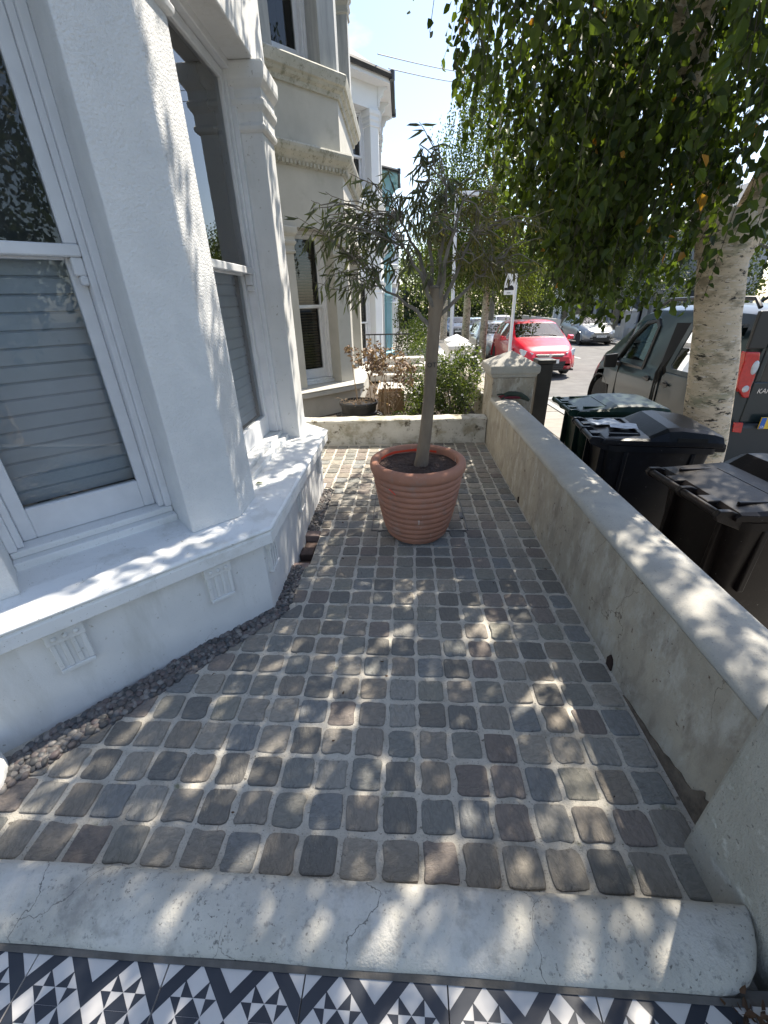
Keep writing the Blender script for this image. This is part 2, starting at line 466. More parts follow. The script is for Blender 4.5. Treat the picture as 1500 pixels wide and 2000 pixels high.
def clip_poly(poly, a, b, c):
    """keep the side a*x+b*y>=c"""
    out = []
    for i in range(len(poly)):
        p, q = poly[i], poly[(i + 1) % len(poly)]
        dp, dq = a * p[0] + b * p[1] - c, a * q[0] + b * q[1] - c
        if dp >= 0: out.append(p)
        if dp * dq < 0:
            t = dp / (dp - dq); out.append((p[0] + (q[0] - p[0]) * t, p[1] + (q[1] - p[1]) * t))
    return out


def wall_x(y): return .868 + .009 * (y - .7)


setts = []
MH = (-.215, .445, 2.43, 3.115)      # manhole opening
for r_ in range(-2, 33):
    for k in range(-13, 8):
        rn = random.Random(r_ * 97 + k * 13 + 5)
        x = .048 + .115 * (k + .5) + .016 * (r_ * .1145 - 0) + rn.uniform(-.003, .003)
        y = .633 + .1145 * (r_ + .5) - .018 * (k * .115) + rn.uniform(-.003, .003)
        if y > 4.36 or y < .40: continue
        cut = []
        hw = .05
        # pebble strips: front strip edge, canted edge
        if y < 1.66:
            # line from (-1.30,.75) to (-.615,1.585)
            d = ((x + .615) * -.64 + (y - 1.585) * .56)    # positive = towards the house
            if d > .045: continue
            if d > -.062: cut.append((.64, -.56, .64 * -.615 - .56 * 1.585 - .0))
        else:
            ed = -.585 if y < 2.04 else (-.56 if y < 2.45 else (-.575 if y < 3.16 else -.9 + .0))
            if y >= 3.16: ed = -.60 - (y - 3.16) * 1.0
            if ed < -1.7: ed = -1.7
            if x < ed - .035: continue
            if x < ed + .052: cut.append((1, 0, ed + .004))
        if y < 1.66 and x < -1.35: cut.append((1, 0, -1.6))
        if x > wall_x(y) - .025: continue
        if x > wall_x(y) - .056: cut.append((-1, 0, -(wall_x(y) - .010)))
        setts.append((x, y, cut, rn))
setts.sort(key=lambda s_: s_[0] ** 2 + (s_[1]) ** 2)
joined = MB(); tones = []
for i, (x, y, cut, rn) in enumerate(setts):
    me, g = variants[rn.randrange(16)]
    rot = rn.randrange(4) * 90 + rn.uniform(-2.0, 2.0)
    dz = rn.uniform(-.0015, .0022)
    if cut:
        ol = [(a * math.cos(R(rot)) - b * math.sin(R(rot)) + x, a * math.sin(R(rot)) + b * math.cos(R(rot)) + y) for a, b in [(v[0], v[1]) for v in g.v[:len(g.v) // 5 if False else 16]]]
        for c in cut: ol = clip_poly(ol, *c)
        if len(ol) < 3: continue
        area = abs(sum(ol[j][0] * ol[(j + 1) % len(ol)][1] - ol[(j + 1) % len(ol)][0] * ol[j][1] for j in range(len(ol)))) / 2
        if area < .0012: continue
        gg = sett_geo(ol, rn)
        if i < 300:
            me2 = bpy.data.meshes.new('cut_sett')
            me2.from_pydata([(a - x, b - y, c) for a, b, c in gg.v], [], gg.f); me2.materials.append(SETT)
            me2.polygons.foreach_set('use_smooth', [True] * len(me2.polygons)); me2.update(); me2.set_sharp_from_angle(angle=R(28))
            link_mesh('sett', me2, PATH, (x, y, dz))
            continue
        vs = [(a, b, c + dz) for a, b, c in gg.v]; fs = gg.f
    else:
        if i < 300:
            link_mesh('sett', me, PATH, (x, y, dz), (rn.uniform(-.018, .018), rn.uniform(-.018, .018), R(rot))); continue
        vs = [(a * math.cos(R(rot)) - b * math.sin(R(rot)) + x, a * math.sin(R(rot)) + b * math.cos(R(rot)) + y, c + dz) for a, b, c in g.v]; fs = g.f
    joined.add(vs, fs); tones += [rn.random()] * len(vs)
me = bpy.data.meshes.new('far_setts'); me.from_pydata(joined.v, [], joined.f); me.materials.append(SETT)
me.polygons.foreach_set('use_smooth', [True] * len(me.polygons)); me.update(); me.set_sharp_from_angle(angle=R(28))
at = me.attributes.new('tone', 'FLOAT', 'POINT'); at.data.foreach_set('value', tones)
o = link_mesh('far_setts', me, PATH); o['kind'] = 'stuff'

# manhole frame let into the setts, mostly under the pot
STEEL = mat('dull_steel', (.16, .155, .15), (.09, .085, .08), 40, .5, metal=.7)
mh = thing('manhole_cover', 'recessed manhole cover paved with setts, half hidden under the terracotta pot', 'manhole cover', (0, 0, 0))
mb = MB(); a, b, c, d = MH
for (x0, y0, x1, y1) in ((a, c, b, c + .006), (a, d - .006, b, d), (a, c + .0062, a + .006, d - .0062), (b - .006, c + .0062, b, d - .0062)):
    mb.box(x0, y0, -.01, x1, y1, .0065)
mb.build('frame', STEEL, mh)
for (x, y) in ((a + .022, c + .23), (b - .022, c + .23)):
    m2 = MB().box(x - .013, y - .045, -.01, x + .013, y + .045, .0062)
    m2.box(x - .005, y - .03, .0063, x + .005, y - .008, .009); m2.box(x - .005, y + .008, .0063, x + .005, y + .03, .009)
    m2.build('lifting_slot', STEEL, mh)

# drain opening by the bay: two dark bricks across a sunken gully, one stone at its front
BRICKD = mat('dark_brick', (.05, .032, .026), (.085, .055, .045), 20, .8, .6, 60, .006)  # very dark brown brick tone, mottled by noise
dr = thing('drain_gully', 'sunken dark brick drain gap between the pebble strips beside the bay wall', 'drain', (0, 0, 0))
MB().box(-.665, 2.06, -.14, -.564, 2.43, -.12).build('bed', BRICKD, dr)
for (y0, y1, z) in ((2.075, 2.15, -.055), (2.17, 2.26, -.02), (2.275, 2.37, -.045)):
    MB().box(-.655, y0, z - .06, -.572, y1, z).build('brick', BRICKD, dr, bevel=.006)
MB().box(-.662, 2.372, -.10, -.564, 2.448, -.002).build('edging_stone', mat('drain_edge_stone', (.22, .16, .14), (.17, .13, .12), 14, .8, .4, 50, .004), dr, bevel=.008)
MB().box(-.662, 2.0, -.10, -.564, 2.058, -.003).build('edging_stone', MATS['drain_edge_stone'], dr, bevel=.008)

# pebbles
PEB = mat('smooth_pebble', (.95, .97, 1), (.7, .72, .75), 40, .55, rnd=1, attr=True, hue=((.13, .11, .10), (.17, .14, .125), (.10, .10, .10), (.21, .185, .165), (.15, .115, .105), (.08, .078, .075), (.26, .235, .21), (.14, .13, .12)))
ico = bpy.data.meshes.new('tmp'); import bmesh
bm_ = bmesh.new(); bmesh.ops.create_icosphere(bm_, subdivisions=2, radius=1); iv = np.array([v.co[:] for v in bm_.verts]); jf = np.array([[v.index for v in f.verts] for f in bm_.faces]); bm_.free()
PV = []; PF = []; PT = []; cnt = 0


def add_pebble(x, y, z, s_):
    global cnt
    sc_ = np.array([s_ * NR.uniform(.8, 1.35), s_ * NR.uniform(.75, 1.1), s_ * NR.uniform(.55, .8)])
    an = NR.uniform(0, 6.28); ti = NR.uniform(-.5, .5)
    v = iv * sc_
    v = v @ np.array([[1, 0, 0], [0, math.cos(ti), math.sin(ti)], [0, -math.sin(ti), math.cos(ti)]])
    v = v @ np.array([[math.cos(an), math.sin(an), 0], [-math.sin(an), math.cos(an), 0], [0, 0, 1]])
    PV.append(v + (x, y, z)); PF.append(jf + cnt * len(iv)); PT.append(np.full(len(iv), NR.uniform(0, 1))); cnt += 1


# canted strip between the bay wall line and the cut setts; then two front strips
for i in range(2500):
    t = NR.uniform(-.10, 1.0); ax, ay = -1.30 + .685 * t, .745 + .84 * t       # sett edge
    wd = .105 + .012 * math.sin(t * 9) - (.03 if t > .92 else 0)
    q = NR.uniform(-.02, 1)
    x = ax - .77 * wd * q; y = ay + .64 * wd * q
    add_pebble(x, y, -.004 + (NR.random_sample() ** 2) * .016 + (.006 * q), NR.uniform(.0095, .0165))
for i in range(430):
    y = NR.uniform(1.56, 2.0); add_pebble(NR.uniform(-.665, -.592 + (1.62 - y if y < 1.62 else 0) * -.5), y, -.004 + (NR.random_sample() ** 2) * .014, NR.uniform(.008, .0135))
for i in range(640):
    y = NR.uniform(2.455, 3.14); add_pebble(NR.uniform(-.67, -.582), y, -.006 + (NR.random_sample() ** 2) * .014, NR.uniform(.008, .013))
pm = np_mesh('pebbles', np.concatenate(PV), np.concatenate(PF), np.concatenate(PT), (PEB,), True)
o = link_mesh('pebbles', pm); o['kind'] = 'stuff'

# ------------------------------------------------------------------ step kerb and patterned tiles
CONC = mat('weathered_step_concrete', (.53, .505, .445), (.40, .38, .335), 7, .8, .8, 170, .003,
           spots=((30, (.27, .26, .245), .62, .75), (110, (.15, .14, .125), .61, .66), (24, (.15, .145, .13), .62, .67), (60, (.26, .25, .23), .56, .66), (3, (.56, .54, .50), .50, .66), (5, (.30, .285, .255), .56, .66)), world=True, bump2=1.2, b2scale=60, crack=(2.6, .004, (.16, .15, .135)))
KA = -.0185
mb = MB()
prof = [(.484, -.1), (.486, .095), (.481, .118), (.468, .128), (.45, .131), (.425, .131), (.40, .128), (.375, .120), (.355, .109), (.342, .097), (.337, .088), (.337, -.1)]
rs = []
for x in [-2.0 + i * .06 for i in range(45)] + [.665, .70, .735, .765, .785, .797]:
    s_ = 1.0
    if x > .66:
        s_ = math.sqrt(max(0.0, 1 - ((x - .66) / .142) ** 2)) * .9 + .1
    rs.append([(x, .484 + (y - .484) * s_ + KA * x + .0012 * math.sin(x * 13), z - (0 if z < 0 else (1 - s_) * .008)) for y, z in prof])
mb.rings(rs)
STEP = mb.build('step_kerb', CONC, smooth=True, ang=50, kind='structure')
# threshold mortar strip
MB().add([(-2, .300 - KA * 2 * -1 * -1 + .0, .0)] * 0, []) if False else None
mb = MB(); mb.rings([[(x, .331 + KA * x, .02), (x, .3365 + KA * x, .02), (x, .3365 + KA * x, TILEZ + .006), (x, .325 + KA * x, TILEZ + .0035)] for x in (-2.0, -1, 0, .72)])
GROUT = mat('dark_grout', (.085, .08, .073), (.13, .12, .11), 20, .95, .5, 120, .003, world=True)
mb.build('mortar_joint', GROUT, kind='structure')
MB().box(-2.0, -1.2, -.1, .9, .34, TILEZ - .009).build('porch_floor', GROUT, kind='structure')
FLOOR = bpy.data.objects['porch_floor']
TW = mat('chalky_white_tile', (.60, .575, .55), (.53, .51, .49), 10, .42, .1, 60, .001, spots=((24, (.30, .285, .27), .66, .82), (60, (.12, .12, .12), .715, .75)))
TB = mat('ink_blue_tile', (.022, .027, .040), (.035, .040, .052), 12, .38, .1, 60, .001, spots=((40, (.12, .12, .125), .70, .78),))
T = .312
tmb = MB(); gp = .0016
tmb.box(gp, gp, -.008, T - gp, T - gp, 0)


def tpoly(pts, mi=1, z=.0003):
    P = [(min(max(u, gp / T), 1 - gp / T) * T, (1 - min(max(v, gp / T), 1 - gp / T)) * T, z) for u, v in pts]
    # orientation up
    ar = sum(P[j][0] * P[(j + 1) % len(P)][1] - P[(j + 1) % len(P)][0] * P[j][1] for j in range(len(P)))
    if ar < 0: P = P[::-1]
    tmb.add(P, [tuple(range(len(P)))], mi)


for base, sg in ((0.0, 1), (.5, -1), (.5, 1), (1.0, -1)):
    V_ = lambda v: base + sg * v
    for c in (.25, .75):
        for s_ in (-1, 1):
            # zigzag arm from the peak (c,0) down to the trough (c+-.25,.25)
            tpoly([(c, V_(0)), (c + s_ * .12, V_(0)), (c + s_ * .25, V_(.13)), (c + s_ * .25, V_(.25))])
            tpoly([(c + s_ * .088, V_(.082)), (c + s_ * .088, V_(.165)), (c, V_(.165))])
            tpoly([(c + s_ * .165, V_(.1655)), (c + s_ * .088, V_(.1655)), (c + s_ * .086, V_(.245))])
        tpoly([(c, V_(.166)), (c - .086, V_(.2495)), (c + .086, V_(.2495))])
tile_me = bpy.data.meshes.new('floor_tile'); tile_me.from_pydata(tmb.v, [], tmb.f)
tile_me.materials.append(TW); tile_me.materials.append(TB); tile_me.polygons.foreach_set('material_index', tmb.m); tile_me.update()
for i in range(-6, 4):
    for j in range(0, 3):
        x = -.2235 + i * T; y0 = .330 + KA * x - (j + 1) * T
        if x > .8: continue
        o = link_mesh('floor_tile', tile_me, FLOOR, (x + .02 * 0, y0, TILEZ), (0, 0, KA))

# ================================================================== bay-fronted houses
def off_path(d, L, y_off=0):
    return [(-.707, -.707 - 1.4142 * d), (d, -.4142 * d), (d, L + .4142 * d), (-.707, L + .707 + 1.4142 * d)]


def sweep(prof, L, mb=None):
    mb = mb or MB()
    rs = []
    for k in range(4):
        rs.append([(off_path(d, L)[k][0], off_path(d, L)[k][1], z) for d, z in prof])
    return mb.rings(rs)


def poly_off(poly, d):
    n = len(poly); out = []
    for i in range(n):
        p0, p1, p2 = Vector(poly[i - 1]), Vector(poly[i]), Vector(poly[(i + 1) % n])
        e1 = (p1 - p0).normalized(); e2 = (p2 - p1).normalized()
        n1 = Vector((e1.y, -e1.x)); n2 = Vector((e2.y, -e2.x))
        bis = (n1 + n2); bis = bis / max(.3, (1 + n1.dot(n2)))
        out.append((p1.x + bis.x * d, p1.y + bis.y * d))
    return out


def pillar_polys(L, w=.22, wf=.215, dep=.25):
    c = .7071
    A = (-c * w, -c * w); Ai = (A[0] - c * dep, A[1] + c * dep); P1 = (0, 0); B = (0, wf); Bi = (-dep, wf)
    near = [A, P1, B, Bi, Ai]
    far = [(p[0], L - p[1]) for p in near][::-1]
    # end pillars next to the main wall
    E1 = (-.707, -.707); E0 = (-.707 + c * .19, -.707 + c * .19)
    e = [E1, E0, (E0[0] - c * dep, E0[1] + c * dep), (E1[0] - c * dep, E1[1] + c * dep)]
    ef = [(p[0], L - p[1]) for p in e][::-1]
    return near, far, e, ef


CAPP = [(0, -.27), (.018, -.262), (.022, -.245), (.012, -.232), (.012, -.19), (.020, -.18), (.030, -.165), (.032, -.145), (.022, -.135), (.022, -.10), (.034, -.088), (.046, -.07), (.050, -.055), (.052, -.012), (.046, 0)]


def win_frames(L, dep):
    """origin, u, n, width for the three lights (glazing frame plane at depth dep)"""
    c = .7071
    w = .22
    o1 = Vector((-c * (1.0 - .19), -c * (1.0 - .19), 0)); u1 = Vector((c, c, 0)); n1 = Vector((c, -c, 0))
    wid = 1.0 - .19 - w
    o3 = Vector((-c * w, L + c * w, 0)); u3 = Vector((-c, c, 0)); n3 = Vector((c, c, 0))
    o2 = Vector((0, .215, 0)); u2 = Vector((0, 1, 0)); n2 = Vector((1, 0, 0))
    return [(o1, u1, n1, wid), (o2, u2, n2, L - .43), (o3, u3, n3, wid)]


def sash_window(house, fr, z0, z1, zr, dep=.25, nm='window', fm=None, slats=None, blind_to=None, room=None, horns=True, slat_h=.057, gm=None):
    o, u, n, W = fr; fm = fm or SASHP; gm = gm or WGLASS
    f = MB()
    e = .012 * 0
    # outer box frame: stepped mouldings
    for (a, c, d0, d1) in ((0, .028, -dep - .05, -dep + .035), (.028, .05, -dep - .05, -dep + .012)):
        f.obox(o, u, n, a, c, d0, d1, z0 + .06, z1); f.obox(o, u, n, W - c, W - a, d0, d1, z0 + .06, z1)
    f.obox(o, u, n, .0502, W - .0502, -dep - .05, -dep + .033, z1 - .045, z1 - .001)
    win = f.build(nm, fm, house, bevel=.003, seg=1)
    # sill board, two treads
    s_ = MB(); s_.obox(o, u, n, .0, W, -dep - .06, -dep + .075, z0 - .02, z0 + .030); s_.obox(o, u, n, .002, W - .002, -dep - .06, -dep + .035, z0 + .0302, z0 + .058)
    s_.build('sill_board', SILLP if fm is SASHP else fm, win, bevel=.004, seg=1)
    a0, a1 = .0505, W - .0505
    # upper sash (outer)
    up = MB(); do, di = -dep + .0, -dep - .04
    up.obox(o, u, n, a0, a0 + .042, di, do, zr - .0, z1 - .046); up.obox(o, u, n, a1 - .042, a1, di, do, zr, z1 - .046)
    up.obox(o, u, n, a0 + .0422, a1 - .0422, di, do, z1 - .09, z1 - .047); up.obox(o, u, n, a0, a1, di, do + .006, zr - .038, zr - .0005)
    if horns:
        for (b0, b1) in ((a0, a0 + .036), (a1 - .036, a1)):
            up.obox(o, u, n, b0, b1, di, do, zr - .095, zr - .0385)
            sh = .012 if b0 == a0 else -.012
            up.obox(o, u, n, b0 + (0 if sh > 0 else .012), b1 - (.012 if sh > 0 else 0), di, do, zr - .125, zr - .0952)
    up.build('upper_sash', fm, win, bevel=.004, seg=1)
    lo = MB(); do2, di2 = -dep - .042, -dep - .082
    lo.obox(o, u, n, a0, a0 + .045, di2, do2, z0 + .059, zr - .01); lo.obox(o, u, n, a1 - .045, a1, di2, do2, z0 + .059, zr - .01)
    lo.obox(o, u, n, a0 + .0452, a1 - .0452, di2, do2, z0 + .059, z0 + .185); lo.obox(o, u, n, a0 + .0452, a1 - .0452, di2, do2, zr - .045, zr - .01)
    lo.build('lower_sash', fm, win, bevel=.004, seg=1)

    def pane(dq, za, zb, ia):
        q = MB(); A = o + u * (a0 + ia) + n * dq; B = o + u * (a1 - ia) + n * dq
        q.add([(A.x, A.y, za), (B.x, B.y, za), (B.x, B.y, zb), (A.x, A.y, zb)], [(0, 1, 2, 3)])
        q.build('glass_pane', gm, win)
    pane(-dep - .02, zr - .002, z1 - .088, .040); pane(-dep - .062, z0 + .183, zr - .043, .043)
    # room behind the glass
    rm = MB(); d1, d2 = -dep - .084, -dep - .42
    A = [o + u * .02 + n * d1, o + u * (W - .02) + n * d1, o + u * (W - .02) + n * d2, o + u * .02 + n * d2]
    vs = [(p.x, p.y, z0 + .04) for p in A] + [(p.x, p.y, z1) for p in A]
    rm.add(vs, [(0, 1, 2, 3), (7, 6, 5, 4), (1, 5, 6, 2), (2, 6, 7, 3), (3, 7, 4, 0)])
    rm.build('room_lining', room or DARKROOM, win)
    return win


def bay_house(label, loc, L=1.45, rz=0, lv=None, wall=CREAM, trim=None, sashm=None, detail=1, ours=False, body=(1.2, 2.6), group=None, eave=5.45, zbot=-1.2, door=True, streak=None, corn=None, door_side=1):
    lv = lv or dict(sill=.33, cap=2.20, rail=1.36, c1=(2.77, 2.97), c2=(3.46, 3.66), ucap=4.95)
    trim = trim or wall; corn = corn or trim; streak = streak or wall; sashm = sashm or SASHP
    h = thing('terraced_house', label, 'house', loc, rz, group)
    s = lv['sill']; zc = lv['cap']
    # base, sill
    sweep([(-.35, zbot), (.09, zbot), (.09, s - .125), (-.35, s - .125)], L).build('base_wall', wall, h, bevel=.004)
    sweep([(-.40, s), (-.02, s - .001), (.148, s - .022), (.158, s - .028), (.160, s - .036), (.155, s - .043), (.146, s - .046), (.146, s - .052), (.152, s - .056), (.152, s - .108), (.118, s - .112), (.112, s - .124), (-.40, s - .124)], L).build('sill', SILLP if ours else trim, h, bevel=.003, seg=1)
    polys = pillar_polys(L)
    for i, pp in enumerate(polys):
        m = trim
        if ours: m = STUCCO if i in (0, 2) else PAINT
        sh = MB().prism(pp, s - .004, zc - .268); so_ = sh.build('pillar', m, h, bevel=.007 if ours else 0)
        rs = [[(x, y, zc + z) for x, y in poly_off(pp, d)] for d, z in CAPP]
        MB().rings(rs).build('capital', PAINT if ours else trim, so_, bevel=.003 if ours else 0, seg=1)
    fr = win_frames(L, .25)
    nmw = ('window', 'window', 'window')
    for i, f_ in enumerate(fr):
        if not detail and i == 2: continue
        dpt = .155 if ours and i == 1 else .25
        wdw = sash_window(h, f_, s, zc + .01, lv['rail'], dep=dpt, fm=sashm, horns=ours, room=PALEROOM if ours else DARKROOM)
        if ours and i < 2:
            # pleated grey blind behind the lower sash: one slat per object
            o_, u_, n_, W_ = f_
            bl = MB().obox(o_, u_, n_, .06, W_ - .06, -dpt - .135, -dpt - .11, lv['rail'] - .03, lv['rail'] + .0).build('blind', BLIND, h)
            nsl = 15
            z0 = s + .175
            hh = (lv['rail'] - .035 - z0) / nsl
            for k in range(nsl):
                za = z0 + k * hh + .0035; zb = z0 + (k + 1) * hh
                sm_ = MB(); A = o_ + u_ * .055; B = o_ + u_ * (W_ - .055)
                r1, r2 = -dpt - .118, -dpt - .132
                pts = []
                for P_ in (A, B):
                    for rr, zz in ((r1, za), (r1 - .001, zb - .006), (r2, zb + .004), (r2 - .003, zb + .004), (r2, za)):
                        q = P_ + n_ * rr; pts.append((q.x, q.y, zz + RND.uniform(-.0006, .0006)))
                sm_.rings([pts[:5], pts[5:]]).build('slat', BLIND, bl)
        elif detail == 2 or not ours and detail == 1 and i < 2:
            o_, u_, n_, W_ = f_
            sm_ = MB()
            for k in range(int((zc - s - .28) / .035)):
                z = s + .2 + k * .035
                sm_.obox(o_, u_, n_, .10, W_ - .10, -.25 - .135, -.25 - .110, z, z + .022)
            b_ = sm_.build('blind', WBLIND, h); b_['kind'] = 'stuff'
    c1a, c1b = lv['c1']; c2a, c2b = lv['c2']
    # lintel / frieze up to the first cornice
    sweep([(-.24, zc + .001), (0, zc + .001), (0, c1a), (-.24, c1a)], L).build('lintel', PAINT if ours else wall, h, bevel=.008 if ours else 0)
    sweep([(-.24, c1a + .0005), (.015, c1a + .0005), (.022, c1a + .03), (.05, c1a + .06), (.06, c1a + .075), (.105, c1a + .11), (.125, c1b - .055), (.13, c1b - .03), (.12, c1b - .012), (-.24, c1b)], L).build('cornice', corn, h)
    if detail:
        dm = MB()
        pa = off_path(.032, L)
        for a_, b_ in ((pa[0], pa[1]), (pa[1], pa[2]), (pa[2], pa[3])):
            d = Vector((b_[0] - a_[0], b_[1] - a_[1], 0)); ln = d.length; d.normalize(); nn = Vector((d.y, -d.x, 0))
            k = int(ln / .052)
            for q in range(k):
                t_ = (q + .5) * ln / k
                dm.obox((a_[0], a_[1], 0), d, nn, t_ - .013, t_ + .013, -.02, .018, c1a + .012, c1a + .048)
        db = dm.build('dentil_band', corn, h); db['kind'] = 'stuff'
    sweep([(-.24, c1b + .0005), (-.012, c1b + .0005), (-.012, c2a), (-.24, c2a)], L).build('panel_wall', wall, h)
    sweep([(-.24, c2a + .0005), (.012, c2a + .0005), (.02, c2a + .04), (.055, c2a + .06), (.065, c2a + .085), (.09, c2a + .095), (.105, c2b - .05), (.11, c2b - .02), (.095, c2b - .004), (-.24, c2b)], L).build('cornice', corn, h)
    # upper storey
    uz = lv['ucap']
    for i, pp in enumerate(polys):
        sh = MB().prism(pp, c2b - .001, uz - .268 if detail else uz); so_ = sh.build('pillar', streak, h)
        if detail:
            rs = [[(x, y, uz + z) for x, y in poly_off(pp, d)] for d, z in CAPP]
            MB().rings(rs).build('capital', trim, so_)
    for i, f_ in enumerate(fr):
        if not detail and i == 2: continue
        sash_window(h, f_, c2b + .03, uz + .01, (c2b + uz) / 2 + .05, fm=sashm, horns=False)
    # head, bracketed eave, gutter and hipped slate roof
    sweep([(-.24, uz + .001), (.004, uz + .001), (.004, eave - .12), (-.24, eave - .12)], L).build('frieze', trim, h)
    sweep([(-.24, eave - .1195), (.27, eave - .1195), (.27, eave - .02), (-.24, eave - .02)], L).build('eave_soffit', trim, h)
    for (y, ) in ((.04,), (L - .04,), (L / 2,)):
        bk = MB(); prf = [(0, 0), (.20, 0), (.20, -.045), (.13, -.07), (.09, -.16), (.05, -.19), (.03, -.30), (0, -.32)]
        bk.rings([[(.006 + a, y + q, eave - .12 + b) for a, b in prf] for q in (-.05, .05)]).build('bracket', trim, h)
    op = off_path(.31, L)
    g = MB().tube([(p[0], p[1], eave - .01) for p in op], .055, 8)
    for p in (op[1], op[2]): g.tube([(p[0], p[1], eave - .08), (p[0], p[1], eave + .055)], .062, 8)
    g.build('gutter', GUTTER, h, smooth=True)
    rf = MB(); op = off_path(.28, L); vs = [(p[0], p[1], eave - .015) for p in op] + [(-.72, L * .3, eave + .75), (-.72, L * .7, eave + .75)]
    rf.add(vs, [(0, 1, 4), (1, 2, 5, 4), (2, 3, 5), (0, 4, 5, 3)])
    ya, yb = -.707 - body[0], L + .707 + body[1]
    ev = eave + .12
    rf.add([(-.55, ya, ev), (-.55, yb, ev), (-3.6, yb, ev + 1.9), (-3.6, ya, ev + 1.9), (-3.6, ya, ev), (-3.6, yb, ev)], [(0, 1, 2, 3), (0, 3, 4), (1, 5, 2), (3, 2, 5, 4)])
    rf.build('roof', SLATE, h)
    if ours is False and detail:
        MB().tube([(-.50, -.9 - body[0] + .2, ev - .05), (-.50, -.72 - .6, ev - .05)], .055, 8).tube([(-.50, L + 1.3, ev - .05), (-.50, yb, ev - .05)], .055, 8).tube([(-.62, yb - .12, ev - .05), (-.62, yb - .12, zbot)], .035, 8).build('gutter', GUTTER, h, smooth=True)
    mw = MB(); mw.box(-3.6, ya, zbot, -.95, yb, ev - .0005)
    mw.box(-.949, ya, zbot, -.707, -.707, ev - .001); mw.box(-.949, L + .707, zbot, -.707, yb, ev - .001)
    mw.build('main_wall', wall, h)
    if door and body[1] > 1.5:
        dy = L + .707 + body[1] / 2
        d_ = MB(); d_.box(-.706, dy - .5, s - .4, -.69, dy + .5, s + 1.95).build('door', mat('dark_door', (.04, .06, .09), rough=.35), h)
        MB().box(-.705, dy - .62, s - .4, -.60, dy - .505, s + 2.1).box(-.705, dy + .505, s - .4, -.60, dy + .62, s + 2.1).box(-.705, dy - .62, s + 2.101, -.55, dy + .62, s + 2.3).build('door_surround', trim, h)
        MB().box(-.7, dy - .4, s + 2.4 + 1, -.695, dy + .4, s + 2.4 + 2.1).build('small_window', mat('dark_pane', (.02, .022, .025), rough=.08), h)
    return h


OURS = bay_house('white stucco bay-fronted house close on the left, with grey blinds behind its sash windows', (-.75, 1.655, 0), 1.45,
                 lv=dict(sill=.53, cap=2.50, rail=1.60, c1=(3.02, 3.2), c2=(3.7, 3.9), ucap=5.2), wall=PAINT, trim=PAINT, ours=True, body=(0.0, .95), eave=5.7, zbot=-.6, door=False)
# fluted brackets under our sill
def bracket(c, u, n, wd=.108, zt=.403, hgt=.185):
    b = MB(); o_ = Vector((c[0], c[1], 0)); u = Vector(u); n = Vector(n)
    b.obox(o_, u, n, -wd / 2 - .005, wd / 2 + .005, -.01, .028, zt - .05, zt)
    b.obox(o_, u, n, -wd / 2, wd / 2, -.01, .0155, zt - hgt, zt - .0505)
    for k in range(4):
        a = -wd / 2 + .008 + k * (wd - .016) / 3
        b.obox(o_, u, n, a - .008, a + .008, .0156, .0205, zt - hgt + .018, zt - .0508)
    b.obox(o_, u, n, -wd / 2, wd / 2, .0102, .0245, zt - hgt, zt - hgt + .0175)
    for k in (-1, 0, 1):
        cc = o_ + u * (k * .033) + n * .028
        rs = []
        for q, (rr, d) in enumerate(((.0105, 0), (.0095, .004), (.006, .0075), (.001, .009))):
            rs.append([tuple(cc + n * d + u * rr * math.cos(2 * math.pi * j / 10) + Vector((0, 0, 1)) * (rr * math.sin(2 * math.pi * j / 10)) + Vector((0, 0, zt - .025))) for j in range(10)])
        b.rings(rs)
    q = b.build('bracket', PAINT, OURS, bevel=.003, seg=1)
    q.location = (.75, -1.655, 0)
c7 = .7071
bracket((-1.215, 1.063), (c7, c7, 0), (c7, -c7, 0)); bracket((-.822, 1.456), (c7, c7, 0), (c7, -c7, 0))
bracket((-.66, 1.70), (0, 1, 0), (1, 0, 0)); bracket((-.66, 2.35), (0, 1, 0), (1, 0, 0)); bracket((-.66, 3.0), (0, 1, 0), (1, 0, 0))

HOUSE2 = bay_house('cream bay-fronted house next door with mossy cornices and dark wooden blinds', (-.72, 6.3, 0), 1.7,
                   lv=dict(sill=.37, cap=2.20, rail=1.38, c1=(2.77, 2.97), c2=(3.46, 3.66), ucap=5.05), wall=CREAM, trim=CREAM, corn=MOULD, streak=STREAK, detail=1, body=(.85, 1.0), eave=5.5, door=True)
HOUSE3 = bay_house('bright white house third along the left terrace, its bay under a black gutter', (-.50, 11.5, 0), 1.6,
                   lv=dict(sill=-.05, cap=1.85, rail=.95, c1=(2.45, 2.65), c2=(3.2, 3.4), ucap=4.95), wall=WHITE3, trim=WHITE3, detail=1, body=(1.3, 1.2), eave=5.45, zbot=-2)
HOUSE4 = bay_house('pale blue house fourth along the left terrace', (-.40, 16.8, -.25), 1.6,
                   lv=dict(sill=-.05, cap=1.85, rail=.95, c1=(2.45, 2.65), c2=(3.2, 3.4), ucap=4.75), wall=BLUEH, trim=BLUEH, detail=0, body=(1.4, 1.2), eave=5.35, zbot=-2)
HOUSE5 = bay_house('lilac grey house fifth along the left terrace, beyond the blue one', (-.30, 22.0, -.5), 1.6,
                   lv=dict(sill=-.05, cap=1.85, rail=.95, c1=(2.45, 2.65), c2=(3.2, 3.4), ucap=4.75), wall=LILAC, trim=WHITE3, detail=0, body=(1.4, 1.2), eave=5.3, zbot=-2)
HOUSE6 = bay_house('white house sixth along the left terrace, nearly hidden behind leaves', (-.2, 27.2, -.7), 1.6,
                   lv=dict(sill=-.05, cap=1.85, rail=.95, c1=(2.45, 2.65), c2=(3.2, 3.4), ucap=4.75), wall=WHITE3, trim=WHITE3, detail=0, body=(1.4, 3.2), eave=5.3, zbot=-2)
